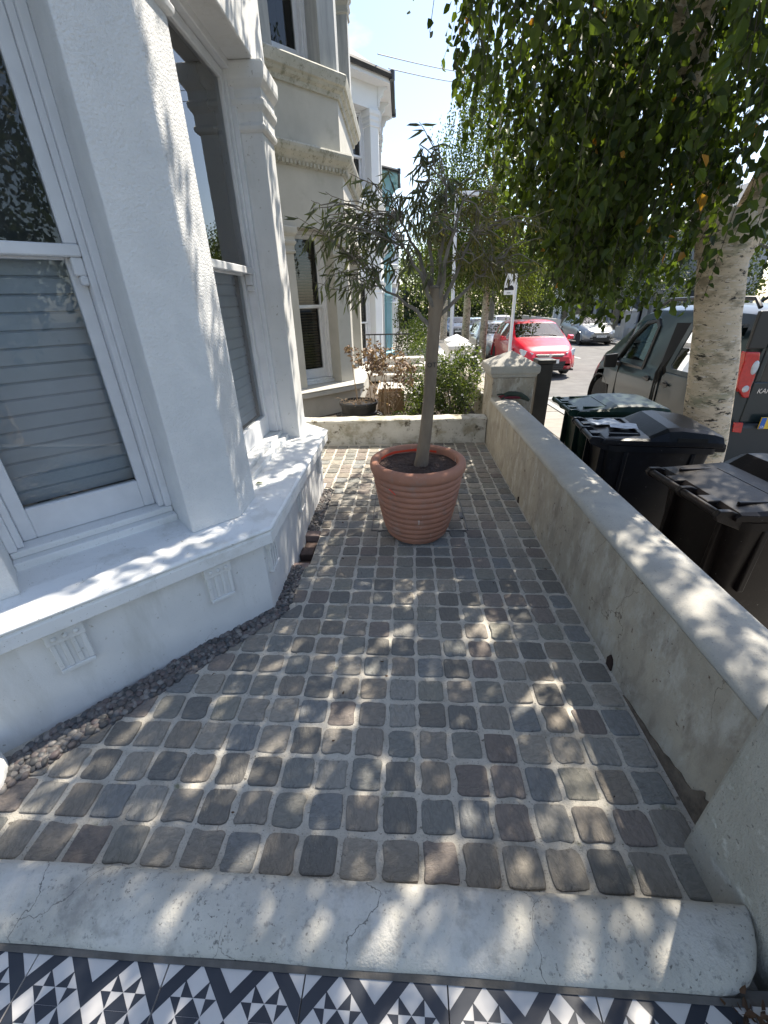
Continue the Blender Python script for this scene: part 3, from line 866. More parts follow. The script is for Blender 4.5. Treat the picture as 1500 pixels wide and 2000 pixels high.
# across the road
far_lv = dict(sill=.55, cap=2.45, rail=1.55, c1=(3.0, 3.2), c2=(3.8, 4.0), ucap=5.4)
FAR = []
for i, (y, wm, lab) in enumerate(((31.0, GREYH, 'pale grey bay house across the road behind the silver car'), (37.0, LILAC, 'second house across the road, lilac grey, left of the pale grey one'),
                                  (43.0, GREYH, 'third house across the road behind the far parked cars'), (49.5, WHITE3, 'white house far down the right side of the road'), (16, GREYH, 'grey house across the road hidden behind the van and the birch'))):
    FAR.append(bay_house(lab, (16.2, y, zs(y) + .1), 1.7, math.pi, far_lv, wall=wm, trim=wm, detail=0, body=(1.6, 1.8), eave=5.9, zbot=-1))

# bull-nosed white plinth at the left edge beside the pebbles
mb = MB().lathe([(.001, .0), (.135, 0), (.14, .02), (.14, .075), (.13, .095), (.10, .105), (.001, .108)], 32)
mb.build('porch_plinth', PAINT, smooth=True, label='low rounded white plinth at the left end of the pebble strip', cat='plinth').location = (-1.45, .70, -.02)

# ================================================================== garden walls
WALLR = mat('weathered_wall_render', (.40, .355, .28), (.31, .275, .22), 5, .85, .9, 170, .004,
            spots=((9, (.46, .43, .37), .50, .66, (1, 1, .5)), (11, (.25, .215, .17), .52, .68, (1, 1, .45)), (20, (.12, .075, .05), .645, .68), (3.2, (.27, .25, .205), .56, .70), (70, (.07, .06, .05), .66, .69)), world=True, bump2=2.2, b2scale=20, crack=(2.4, .004, (.14, .11, .08)))
WALLT = mat('wall_coping_render', (.43, .415, .375), (.35, .335, .30), 5, .8, .7, 260, .0025, spots=((120, (.24, .235, .225), .58, .68), (4, (.32, .32, .31), .50, .72)), world=True)
gw = thing('garden_wall', 'low rendered garden wall along the right side of the path, with a pale sloping coping', 'wall', (0, 0, 0))
yy = [.60 + i * .05 for i in range(75)]
rs = []
for y in yy:
    x = wall_x(y); wv = .005 * noise.noise(Vector((y * 2.6, 0, 0))) + .003 * noise.noise(Vector((y * 9, 4, 0)))
    rs.append([(x + wv, y, -.6), (x + wv, y, .0), (x + .002 + wv * .7, y, .25), (x + .003, y, .462), (x + .246, y, .455), (x + .25, y, -.6)])
MB().rings(rs).build('wall_body', WALLR, gw, smooth=True, ang=30)
rs = []
for y in yy:
    x = wall_x(y); wv = .006 * noise.noise(Vector((y * 2.6, 7, 0))) + .004 * noise.noise(Vector((y * 9, 11, 0)))
    rs.append([(x + .0035, y, .4625), (x - .001 + wv, y, .470), (x + .003 + wv, y, .486 + wv), (x + .014 + wv, y, .497 + wv), (x + .075, y, .5075), (x + .13 + wv * 2, y, .512), (x + .19 + wv, y, .503 + wv), (x + .232, y, .490), (x + .246 + wv, y, .475), (x + .247, y, .4625)])
MB().rings(rs).build('coping', WALLT, gw, smooth=True, ang=60)
# broken render at the foot near the pier showing brown backing; small hole
BRK = mat('exposed_backing', (.17, .135, .10), (.09, .07, .052), 26, .95, .9, 60, .008, world=True)
x = wall_x(.8) - .0045
pts = [(.645, -.01), (1.16, -.01), (1.10, .008), (1.05, .012), (1.0, .022), (.96, .021), (.92, .034), (.885, .036), (.86, .05), (.83, .052), (.80, .066), (.775, .064), (.75, .07), (.735, .092), (.722, .115), (.712, .124), (.704, .105), (.695, .112), (.684, .128), (.672, .132), (.66, .158), (.645, .175)]
MB().rings([[(x, a, b) for a, b in pts], [(x + .006, a, b) for a, b in pts]]).build('broken_render', BRK, gw)
pts = [(1.26, -.004), (1.30, -.004), (1.305, .03), (1.29, .058), (1.272, .05), (1.262, .03)]
MB().rings([[(wall_x(1.28) - .005, a, b) for a, b in pts], [(wall_x(1.28) + .002, a, b) for a, b in pts]]).build('broken_render', mat('hole_dark', (.03, .015, .01), rough=1), gw, label='small dark hole at the foot of the wall')
pts = [(2.86, 0), (2.89, 0), (2.885, .04), (2.87, .05)]
MB().rings([[(wall_x(2.9) - .005, a, b) for a, b in pts], [(wall_x(2.9) + .002, a, b) for a, b in pts]]).build('broken_render', MATS['hole_dark'], gw)


def pier(label, x0, x1, y0, y1, zt, cap=True, m=None, zb=-.6, mc=None, **k):
    t_ = thing('gate_pier', label, 'pier', ((x0 + x1) / 2, (y0 + y1) / 2, 0), **k); hx, hy = (x1 - x0) / 2, (y1 - y0) / 2
    m = m or WALLR
    MB().box(-hx, -hy, zb, hx, hy, zt).build('shaft', m, t_, bevel=.012)
    if cap:
        e = [(.0, 0), (.012, .012), (.014, .03), (.030, .045), (.034, .062), (.034, .105), (.026, .115)]
        rs = [[(sx * (hx + d), sy * (hy + d), zt + z) for sx, sy in ((-1, -1), (1, -1), (1, 1), (-1, 1))] for d, z in e]
        rs.append([(sx * .012, sy * .012, zt + .115 + min(hx, hy) * .55) for sx, sy in ((-1, -1), (1, -1), (1, 1), (-1, 1))])
        MB().rings(rs).build('cap', mc or WALLT, t_, bevel=.006)
    return t_


pier('tall rendered pier at the near right corner, filling the right edge', .80, 1.24, .16, .645, 1.02, m=mat('pier_render', (.42, .395, .335), (.34, .32, .27), 5, .85, 1.0, 160, .005, spots=((7, (.29, .285, .23), .50, .64), (60, (.15, .14, .12), .61, .66), (14, (.54, .52, .46), .56, .66), (3, (.30, .27, .21), .55, .66)), world=True, bump2=2, b2scale=18))
pier('rendered pier with a pyramid cap at the far end of the garden wall', .905, 1.325, 4.30, 4.72, .69)
# low rear wall between the two front gardens
REARW = mat('mossy_white_wall', (.58, .56, .50), (.44, .42, .36), 5, .85, .8, 120, .004, spots=((5, (.30, .27, .20), .50, .64), (9, (.09, .075, .05), .58, .66), (3, (.22, .21, .15), .56, .68), (30, (.08, .07, .05), .62, .67)), world=True, bump2=2, b2scale=14)
mb = MB(); rs = []
for i in range(30):
    x = -1.4 + i * .0792; h_ = .262 + .018 * i / 30 + .004 * math.sin(i * 1.9)
    rs.append([(x, 4.372, -.3), (x, 4.368 + .004 * math.sin(i), h_ - .04), (x, 4.352, h_ - .034), (x, 4.350, h_ - .008), (x, 4.362, h_), (x, 4.50, h_ + .004), (x, 4.515, h_ - .01), (x, 4.51, -.3)])
mb.rings(rs).build('low_wall', REARW, smooth=True, ang=35, label='low mossy white wall across the far end of the path behind the pot', cat='wall')
# next garden's street wall
mb = MB(); mb.box(1.02, 4.722, -.8, 1.25, 8.3, .33).build('next_garden_wall', WALLR, bevel=.03, label='continuation of the street wall beyond the capped pier, beside the flowering bush', cat='wall')
WCAP = mat('white_pier_paint', (.76, .75, .72), (.66, .65, .62), 6, .6)
for i, (x, y, lab) in enumerate(((1.12, 8.6, 'white pier with a low pyramid cap, nearer of the two behind the bush'), (1.18, 9.7, 'white pier with a low pyramid cap, farther of the two behind the bush'))):
    pier(lab, x - .21, x + .21, y - .21, y + .21, .50, zb=-1, m=WCAP, mc=WCAP, group='white capped piers beyond the bush')
MB().box(1.0, 9.95, -1.2, 1.2, 15.2, .10).build('white_garden_wall', WCAP, bevel=.02, label='low white street wall of the third house', cat='wall')
MB().box(1.0, 15.3, -1.2, 1.2, 30, -.05).build('far_garden_wall', CREAM, bevel=.02, label='low cream street wall farther down the left terrace', cat='wall')
MB().box(-1.4, 9.25, -.9, .98, 9.4, .22).build('dividing_wall', WCAP, bevel=.01, label='low white wall dividing the second and third front gardens', cat='wall')

# neighbour's garden floor
MB().box(-1.5, 4.512, -.3, 1.02, 9.24, -.03).build('garden_soil', SOIL, kind='structure')
MB().box(-1.4, 9.41, -1.0, .99, 30, -.45).build('garden_paving', mat('garden_paving_stone', (.38, .36, .33), (.30, .28, .26), 3, .9), kind='structure')
# pale path slabs + steps beside neighbour's bay
PSL = mat('pale_path_stone', (.55, .52, .46), (.48, .45, .40), 4, .85)
st = thing('front_steps', 'pale stone steps and path in the next garden behind the dead hydrangea', 'steps', (0, 0, 0))
MB().box(-.45, 7.1, -.1, .7, 9.2, .0).build('landing', PSL, st, bevel=.01)
for k in range(3): MB().box(-.62, 8.3 + k * .28, .001, .45, 9.2, .12 + k * .12 - .12 * 0).build('step', PSL, st, bevel=.01) if k == 0 else MB().box(-.62, 8.3 + k * .28, .121 + (k - 1) * .12, .45, 9.2, .24 + (k - 1) * .12).build('step', PSL, st, bevel=.01)

# ================================================================== terracotta pot and olive tree
TERRA = mat('terracotta', (.41, .185, .115), (.33, .15, .095), 7, .72, .5, 120, .002, spots=((9, (.34, .20, .15), .54, .70), (40, (.42, .30, .24), .63, .70), (14, (.55, .48, .42), .675, .70, (1, 1, .16))), bump2=1, b2scale=20)
pot = thing('terracotta_pot', 'large ribbed terracotta pot standing on the setts in the middle of the path', 'plant pot', (.095, 2.425, .004))
prof = [(.001, 0), (.165, 0), (.176, .004)]
nr = 11
for i in range(nr * 8 + 1):
    t = i / (nr * 8); z = .012 + t * .435
    r_ = .178 + (.279 - .178) * (t ** .60)
    ph = (t * nr) % 1
    r_ += .0085 * (math.sin(math.pi * ph) ** .8) - .003
    prof.append((r_, z))
prof += [(.283, .452), (.293, .462), (.298, .478), (.2985, .500), (.294, .516), (.284, .524), (.268, .526), (.252, .521), (.247, .508), (.246, .47), (.240, .42), (.001, .42)]
MB().lathe(prof, 72).build('pot_body', TERRA, pot, smooth=True, ang=65)
POTSOIL = mat('potting_compost', (.035, .020, .016), (.075, .045, .035), 60, .95, 1, 70, .02, spots=((90, (.20, .15, .12), .68, .74),))
mb = MB(); rs = []
for q, r_ in enumerate((.2455, .21, .16, .11, .06, .02)):
    rs.append([(r_ * math.cos(2 * math.pi * j / 40), r_ * math.sin(2 * math.pi * j / 40), .472 + .014 * (5 - abs(q - 3)) / 5 + RND.uniform(-.004, .004)) for j in range(40)])
mb.rings([[(x, y, .43) for x, y, z in rs[0]]] + rs).build('compost', POTSOIL, pot)
MB().rings([[(.2455 * math.cos(a), .2455 * math.sin(a), .486), (.2455 * math.cos(a), .2455 * math.sin(a), .499 + .004 * math.sin(a * 9)), (.2435 * math.cos(a), .2435 * math.sin(a), .499), (.2435 * math.cos(a), .2435 * math.sin(a), .486)] for a in [1.0 + i * .12 for i in range(16)]]).build('orange_paint_mark', mat('orange_red_paint', (.75, .06, .02), rough=.5), pot)
mb = MB(); pts = []
for i in range(5):
    a = R(-128 + i * 2.2); pts.append((.281 * math.cos(a), .281 * math.sin(a), .412 - i * .0065))
mb.tube(pts, .0028, 5).build('orange_paint_mark', MATS['orange_red_paint'], pot)

OBARK = mat('olive_bark', (.23, .175, .12), (.14, .105, .075), 14, .85, .9, 60, .006, stretch=(1, 1, .35), spots=((10, (.27, .235, .20), .6, .78),), bump2=1.5, b2scale=12)
TWIG = mat('pale_olive_twig', (.22, .19, .15), (.13, .11, .09), 20, .8)
OLEAF = leafmat('olive_leaf', (.048, .056, .034), (.13, .15, .09), .35, .5)
OLEAF2 = leafmat('olive_leaf_brownish', (.06, .06, .030), (.13, .125, .055), .38, .5)
ol = thing('olive_tree', 'small olive tree with a bare bent trunk, growing in the terracotta pot', 'tree', (.11, 2.42, .47))
O0 = Vector((.11, 2.42, .47))
tp = [(0, 0, -.03), (.012, .004, .06), (.030, 0, .22), (.046, .006, .42), (.053, 0, .62), (.062, .004, .82), (.070, .002, .93), (.068, 0, .985)]
tr_ = [.050, .041, .036, .035, .034, .034, .038, .031]
tb = MB().tube(tp, tr_, 16); trunk = tb.build('trunk', OBARK, ol, smooth=True)
MB().lathe([(.001, 0), (.034, .002), (.032, .012), (.001, .016)], 14, (.068, 0, .984)).build('cut_top', TWIG, trunk)
br = MB()


def curve(a, b, sag, n=7, jit=.012, rn=RND):
    a = Vector(a); b = Vector(b); out = []
    for i in range(n):
        t = i / (n - 1)
        p = a.lerp(b, t) + Vector((0, 0, sag * math.sin(math.pi * t)))
        if 0 < i < n - 1: p += Vector((rn.uniform(-jit, jit), rn.uniform(-jit, jit), rn.uniform(-jit, jit)))
        out.append(p)
    return out


OP = []; OD = []; OS = []; OK_ = []
limbs = []
rn = random.Random(21)
mains = [(.055, -.02, .90, -.10, -.05, 1.16), (.09, .0, .88, .26, .05, 1.22), (.06, .03, .93, .02, .12, 1.34), (.08, -.02, .93, .17, -.10, 1.33), (.05, 0, .80, -.23, .04, 1.00), (.085, .02, .85, .35, .0, 1.06), (.07, .0, .96, .10, .0, 1.40), (.06, .02, .95, -.12, .12, 1.30)]
for a in mains:
    c = curve(a[:3], a[3:], .02, 7, .012, rn); br.tube(c, [.013 - .0014 * i for i in range(7)], 6); limbs.append(c)
clusters = [((-.24, -.02, 1.27), (.32, .26, .23), 52, 0), ((-.08, .0, 1.12), (.24, .20, .18), 20, 0), ((.20, .05, 1.24), (.26, .24, .20), 58, 1), ((.32, 0, 1.08), (.22, .16, .10), 26, 1), ((.36, .05, 1.20), (.17, .22, .20), 26, 1),
            ((-.30, -.05, 1.02), (.18, .10, .07), 14, 0), ((-.38, 0, 1.24), (.16, .1, .06), 14, 0), ((.03, .0, 1.38), (.16, .12, .10), 18, 0), ((.01, 0, 1.54), (.05, .05, .10), 6, 0)]
for c, rr, n, kd in clusters:
    for i in range(n):
        while True:
            q = Vector((rn.uniform(-1, 1), rn.uniform(-1, 1), rn.uniform(-1, 1)))
            if q.length < 1: break
        p = Vector((c[0] + q.x * rr[0], c[1] + q.y * rr[1], c[2] + q.z * rr[2]))
        # twig from nearest limb point
        best = min((pt for l_ in limbs for pt in l_[2:]), key=lambda t: (t - p).length)
        if (best - p).length > .12 and rn.random() < .4: best = best.lerp(p, .4)
        out = (p - Vector((.06, 0, .95))).normalized()
        e = p + Vector((out.x * .08 + rn.uniform(-.05, .05), out.y * .08 + rn.uniform(-.05, .05), rn.uniform(-.09, .06)))
        cv = curve(best, p, .02, 4, .008, rn) + curve(p, e, .0, 4, .006, rn)[1:]
        br.tube(cv, [.0032, .003, .0027, .0022, .0018, .0014, .001], 4)
        m = rn.randint(6, 10)
        for k in range(m):
            t = .25 + .75 * (k + rn.random()) / m; f_ = t * (len(cv) - 1); i0 = min(int(f_), len(cv) - 2); pt = cv[i0].lerp(cv[i0 + 1], f_ - i0)
            d = (cv[i0 + 1] - cv[i0]).normalized()
            sd = Vector((rn.uniform(-1, 1), rn.uniform(-1, 1), rn.uniform(-1, .5))).normalized()
            dr_ = (d * .55 + sd * .62 + Vector((0, 0, -.45))).normalized()
            OP.append(pt[:]); OD.append(dr_[:]); OS.append(rn.uniform(.050, .088) if kd == 0 else rn.uniform(.038, .066)); OK_.append(kd)
br.build('branches', TWIG, ol, smooth=True)['kind'] = 'stuff'
OP = np.array(OP); OD = np.array(OD); OS = np.array(OS); OK_ = np.array(OK_)
sizekey = OS / np.linalg.norm(OP + np.array(O0) - np.array((0, 0, 1.4)), axis=1) * (1 - np.abs(OD[:, 1]) * .5)
top = np.argsort(-sizekey)[:290]; msk = np.ones(len(OP), bool); msk[top] = False
for kd, m_ in ((0, OLEAF), (1, OLEAF2)):
    s_ = msk & (OK_ == kd)
    me = leaves_mesh('foliage', OP[s_], OD[s_], OS[s_], .14, (m_,)); o = link_mesh('foliage', me, ol); o['kind'] = 'stuff'


def leaf_objects(parent, P, D, S, width, m, name='leaf', fold=.12, droop=.1):
    v, f = leaf_quads(width, fold, droop)
    mes = []
    for k in range(6):
        me = bpy.data.meshes.new(name); vv = v.copy(); vv[:, 2] += np.array([0, .0, .01, 0, 0, 0]) * k; vv[3, 2] -= .03 * k
        me.from_pydata(vv.tolist(), [], f.tolist()); me.materials.append(m); mes.append(me)
    Rt = frames(D, NR.uniform(0, 6.28, len(D)))
    for i in range(len(P)):
        M4 = Matrix([list(Rt[i][r_] * S[i]) + [P[i][r_]] for r_ in range(3)] + [[0, 0, 0, 1]])
        o = bpy.data.objects.new(name, mes[i % 6]); COL.objects.link(o); o.parent = parent; o.matrix_local = M4


for kd, m_ in ((0, OLEAF), (1, OLEAF2)):
    s_ = top[OK_[top] == kd]
    leaf_objects(ol, OP[s_], OD[s_], OS[s_], .14, m_)
# tag burnt into the trunk
def text_mesh(txt, size, m, parent, loc, rot, name='lettering', ext=.0004, align='CENTER', shear=0):
    cu = bpy.data.curves.new(name, 'FONT'); cu.body = txt; cu.size = size; cu.extrude = ext; cu.align_x = align; cu.shear = shear; cu.resolution_u = 2
    o = bpy.data.objects.new(name, cu); COL.objects.link(o)
    bpy.context.view_layer.update()
    dg = bpy.context.evaluated_depsgraph_get(); me = bpy.data.meshes.new_from_object(o.evaluated_get(dg))
    bpy.data.objects.remove(o); me.materials.clear(); me.materials.append(m)
    q = link_mesh(name, me, parent, loc, rot); return q


INK = mat('black_ink', (.015, .015, .015), rough=.7)
text_mesh('OT', .036, INK, ol, (.052, -.0395, .60), (R(90), 0, 0))

# ================================================================== wheelie bins
def plastic(nm, c, d):
    return mat(nm, c, d, 9, .38, .35, 200, .0012, spots=((18, tuple(q * 2.2 + .004 for q in c), .56, .72), (60, (.13, .125, .12), .675, .70)), spec=.2)


def wheelie_bin(label, loc, rz, body_m, lid_m, lid=1, group='wheelie bins on the pavement behind the garden wall'):
    b = thing('wheelie_bin', label, 'wheelie bin', loc, rz, group)
    def rect(x0, x1, hy, z, r_=.045):
        out = []
        for cx, cy, a0 in ((x1 - r_, hy - r_, 0), (x0 + r_, hy - r_, 90), (x0 + r_, -hy + r_, 180), (x1 - r_, -hy + r_, 270)):
            for q in range(4):
                a = R(a0 + 30 * q); out.append((cx + r_ * math.cos(a), cy + r_ * math.sin(a), z))
        return out
    rs = [rect(.14, .60, .215, .02), rect(.13, .61, .222, .05), rect(.10, .65, .245, .5), rect(.075, .675, .268, .88), rect(.07, .68, .272, .93), rect(.05, .70, .288, .935), rect(.05, .70, .288, .975), rect(.06, .69, .278, .98)]
    MB().rings(rs).build('body', body_m, b, smooth=True, ang=35)
    # ribs moulded on the handle side and the flank
    for y in (-.17, .17): MB().box(.045, y - .012, .45, .0905, y + .012, .93).build('stiffening_rib', body_m, b, bevel=.006)
    for x in (.16, .56): MB().box(x, -.279, .60, x + .03, -.246, .93).build('stiffening_rib', body_m, b, bevel=.006)
    # handle: bar, three lugs
    MB().tube([(-.04, -.25, 1.0), (-.04, .25, 1.0)], .0175, 12).build('handle', body_m, b, smooth=True)
    for y in (-.255, 0, .255):
        MB().rings([[(.06, y - .013, .93), (.06, y - .013, 1.0), (.0, y - .013, 1.024), (-.052, y - .013, 1.024), (-.066, y - .013, 1.0), (-.052, y - .013, .976), (.0, y - .013, .955)],
                  [(.06, y + .013, .93), (.06, y + .013, 1.0), (.0, y + .013, 1.024), (-.052, y + .013, 1.024), (-.066, y + .013, 1.0), (-.052, y + .013, .976), (.0, y + .013, .955)]]).build('handle_lug', body_m, b, bevel=.004)
    # lid
    if lid == 1:
        pf = [(.012, 1.0), (.03, 1.018), (.10, 1.022), (.30, 1.026), (.40, 1.085), (.47, 1.092), (.66, 1.070), (.715, 1.05), (.735, 1.0), (.735, .985)]
    elif lid == 2:
        pf = [(.012, 1.0), (.03, 1.018), (.10, 1.024), (.34, 1.045), (.42, 1.10), (.50, 1.10), (.66, 1.075), (.715, 1.05), (.735, 1.0), (.735, .985)]
    else:
        pf = [(.012, 1.0), (.03, 1.015), (.10, 1.022), (.25, 1.035), (.32, 1.055), (.50, 1.058), (.66, 1.045), (.715, 1.03), (.735, 1.0), (.735, .985)]
    rs = []
    for x, z in pf:
        hy = .292 if .03 < x < .73 else .285
        rise = z - 1.0
        rs.append([(x, -hy, .982), (x, -hy, 1.0 + min(rise, .012)), (x, -hy + .022, 1.0 + rise * .8 + .002), (x, -hy + .06, z), (x, -.12, z + .001), (x, .12, z + .001), (x, hy - .06, z), (x, hy - .022, 1.0 + rise * .8 + .002), (x, hy, 1.0 + min(rise, .012)), (x, hy, .982)])
    l_ = MB().rings(rs).build('lid', lid_m, b, smooth=True, ang=11, bevel=.004)
    r2 = MB()
    for y in (-.20, .2): r2.box(.07, y - .008, 1.022, .26, y + .008, 1.036)
    r2.box(.25, -.19, 1.024, .262, .19, 1.04)
    r2.build('lid_rib', lid_m, l_, bevel=.003, seg=1)
    for y in (-.12, .12):
        MB().box(-.03, y - .035, .990, .05, y + .035, 1.020).build('hinge', lid_m, l_, bevel=.006)
    if lid == 1:
        MB().box(.45, -.2925, 1.012, .62, -.289, 1.038).build('grip_slot', mat('black_slot', (.004, .004, .004), rough=.9), l_)
    MB().box(.66, -.27, .945, .75, .27, .984).build('front_lip', lid_m, b, bevel=.008)
    for y in (-.255, .255):
        wh = MB()
        rs = []
        for rr, yo in ((.03, -.025), (.09, -.025), (.10, -.015), (.10, .015), (.09, .025), (.03, .025)):
            rs.append([(.10 + rr * math.cos(2 * math.pi * j / 20), y + yo, .10 + rr * math.sin(2 * math.pi * j / 20)) for j in range(20)])
        wh.rings(rs).build('wheel', mat('black_rubber', (.02, .02, .02), (.035, .033, .03), 20, .8), b, smooth=True)
    return b


BK = plastic('black_bin_plastic', (.006, .007, .010), (.009, .010, .013)); GR = plastic('dark_green_bin_plastic', (.007, .020, .014), (.010, .027, .02)); BR = plastic('dark_brown_bin_plastic', (.009, .0065, .006), (.013, .009, .008))
wheelie_bin('dark green lidded wheelie bin, farthest of the three behind the wall', (1.445, 3.69, -.45), R(-4), GR, GR, 0)
B2 = wheelie_bin('black wheelie bin with papers lying on its lid, middle of the three', (1.335, 2.93, -.45), R(-8), BK, BK, 1)
B3 = wheelie_bin('scratched dark brown wheelie bin, nearest of the three behind the wall', (1.388, 1.865, -.45), R(2), BR, BR, 2)
PAPER = mat('wet_paper', (.50, .55, .63), (.30, .33, .38), 18, .5, .6, 20, .01, spots=((50, (.10, .11, .13), .60, .66, (1, 3, 1)),))
for i, (x, y, a, w_, h_) in enumerate(((1.46, 2.99, .15, .19, .13), (1.53, 2.86, -.35, .17, .14))):
    mb = MB(); n = 8
    for r1 in range(n):
        for c1 in range(n):
            mb.v.append(((c1 / (n - 1) - .5) * w_ + RND.uniform(-.002, .002), (r1 / (n - 1) - .5) * h_ + RND.uniform(-.002, .002), .003 * math.sin(c1 * 1.3 + r1) + RND.uniform(0, .003)))
    for r1 in range(n - 1):
        for c1 in range(n - 1): mb.f.append((r1 * n + c1, r1 * n + c1 + 1, (r1 + 1) * n + c1 + 1, (r1 + 1) * n + c1)); mb.m.append(0)
    o = mb.build('crumpled_paper', PAPER, smooth=True, label=('larger crumpled paper sheet on the black bin lid nearest the handle', 'crumpled paper sheet on the black bin lid nearest the raised hump')[i], cat='paper', group='papers on the middle bin')
    o.location = (x, y, .588 + i * .006); o.rotation_euler = (0, R(-1), a)

# black post beyond the capped pier
bp_ = thing('black_post', 'square black post standing on the pavement just beyond the capped pier', 'post', (1.575, 4.86, -.45))
BLK = mat('satin_black_paint', (.012, .011, .011), (.02, .019, .018), 10, .5, .3, 60, .002)
MB().box(-.082, -.08, -.05, .082, .08, 1.20).build('shaft', BLK, bp_, bevel=.01)
MB().box(-.10, -.10, 1.201, .10, .10, 1.245).build('cap', BLK, bp_, bevel=.012)

# gardening gloves on the wall against the pier
GG = mat('dark_green_glove', (.025, .04, .03), (.04, .05, .04), 30, .9, .8, 90, .004); GRD = mat('dark_red_glove', (.16, .015, .025), (.10, .01, .02), 30, .85)
gl_ = thing('gardening_gloves', 'crumpled dark green and red gardening gloves lying on the wall against the far pier', 'gloves', (1.03, 4.18, .512))
mb = MB().tube([(-.02, .02, .028), (.03, .03, .036), (.09, .02, .034), (.14, .01, .026), (.19, -.03, .004), (.215, -.05, -.012)], [.018, .028, .030, .03, .022, .014], 10); mb.build('glove', GG, gl_, smooth=True)
for k, (y, z, m_) in enumerate(((.03, .035, GG), (.01, .02, GRD), (-.01, .012, GRD), (-.03, .006, GG))):
    MB().tube([(.0, .02 + y * .3, .02), (-.04, y, z), (-.085 + .01 * k, y * 1.3, z - .004)], [.012, .010, .006], 7).build('glove_finger', m_, gl_, smooth=True)
MB().tube([(-.03, -.02, .01), (.03, -.01, .010), (.10, -.015, .010), (.15, -.01, .006)], [.008, .013, .013, .008], 8).build('glove', GRD, gl_, smooth=True)

# fallen leaves
DLEAF = leafmat('dead_leaf', (.12, .065, .035), (.05, .03, .02), .1, .7)
GLEAF = leafmat('birch_leaf', (.014, .025, .007), (.058, .088, .018), .42, .42, extra=(.40, .17, .03))
n = 34; P = np.stack([NR.normal(.715, .028, n), NR.normal(.285, .022, n), TILEZ + .004 + NR.uniform(0, .02, n)], 1); D = np.stack([NR.normal(0, 1, n), NR.normal(0, 1, n), NR.normal(0, .25, n)], 1)
o = link_mesh('dead_leaf_litter', leaves_mesh('dead_leaf_litter', P, D, NR.uniform(.012, .028, n), .5, (DLEAF,))); o['kind'] = 'stuff'
n = 46; P = np.stack([NR.uniform(-1.0, .84, n), NR.uniform(.55, 4.2, n), np.full(n, .006)], 1); D = np.stack([NR.normal(0, 1, n), NR.normal(0, 1, n), NR.normal(0, .1, n)], 1)
P = P[P[:, 0] > -.55 - np.maximum(0, 1.6 - P[:, 1]) * .8]; D = D[:len(P)]
o = link_mesh('leaf_crumbs', leaves_mesh('leaf_crumbs', P, D, NR.uniform(.008, .02, len(P)), .5, (DLEAF,))); o['kind'] = 'stuff'
me = leaves_mesh('fallen_leaf', np.array([[0, 0, 0]]), np.array([[1, .3, .05]]), np.array([.05]), .5, (GLEAF,), roll=np.array([.2]))
o = link_mesh('fallen_leaf', me, None, (-.80, 2.02, .535)); tag(o, 'single fallen birch leaf on the white sill beside the near pillar', 'leaf')

# ================================================================== birch by the kerb
BARK = mat('birch_bark', (.62, .51, .375), (.50, .415, .30), 4, .8, .8, 30, .012, stretch=(1, 1, 3.2),
           spots=((5.5, (.26, .22, .15), .50, .62, (1, 1, 2.5)), (9, (.035, .028, .02), .585, .62, (1, 1, 3.0)), (2.2, (.27, .26, .17), .54, .64), (13, (.60, .53, .45), .58, .62, (1, 1, 5)), (34, (.05, .04, .03), .61, .65, (1, 1, 2))), bump2=1.5, b2scale=9)
BTWIG = mat('dark_twig', (.035, .028, .020), (.06, .05, .035), 20, .8)
bt = thing('birch_tree', 'birch with pale peeling bark on the pavement, its leafy branches hanging over the path', 'tree', (2.62, 3.5, -.46))
B0 = np.array((2.62, 3.5, -.46))


def rel(p): return tuple(Vector(p) - Vector(B0))


def rough_tube(pts, rads, k=20, amp=.06, seed=0, step=3):
    """tube with an uneven, knobbly surface"""
    P = [Vector(p) for p in pts]; Q = []; Rr = []
    for i in range(len(P) - 1):
        for s_ in range(step):
            t = s_ / step; p0 = P[max(i - 1, 0)]; p1 = P[i]; p2 = P[i + 1]; p3 = P[min(i + 2, len(P) - 1)]
            Q.append(.5 * ((2 * p1) + (-p0 + p2) * t + (2 * p0 - 5 * p1 + 4 * p2 - p3) * t * t + (-p0 + 3 * p1 - 3 * p2 + p3) * t ** 3)); Rr.append(rads[i] * (1 - t) + rads[i + 1] * t)
    Q.append(P[-1]); Rr.append(rads[-1])
    m = MB().tube(Q, Rr, k)
    ctr = Q
    for i in range(len(m.v)):
        c = ctr[min(i // k, len(ctr) - 1)]; v = Vector(m.v[i]); d = v - c
        f_ = 1 + amp * noise.noise(Vector((v.x * 9, v.y * 9, v.z * 4 + seed))) * 2
        m.v[i] = tuple(c + d * f_)
    return m


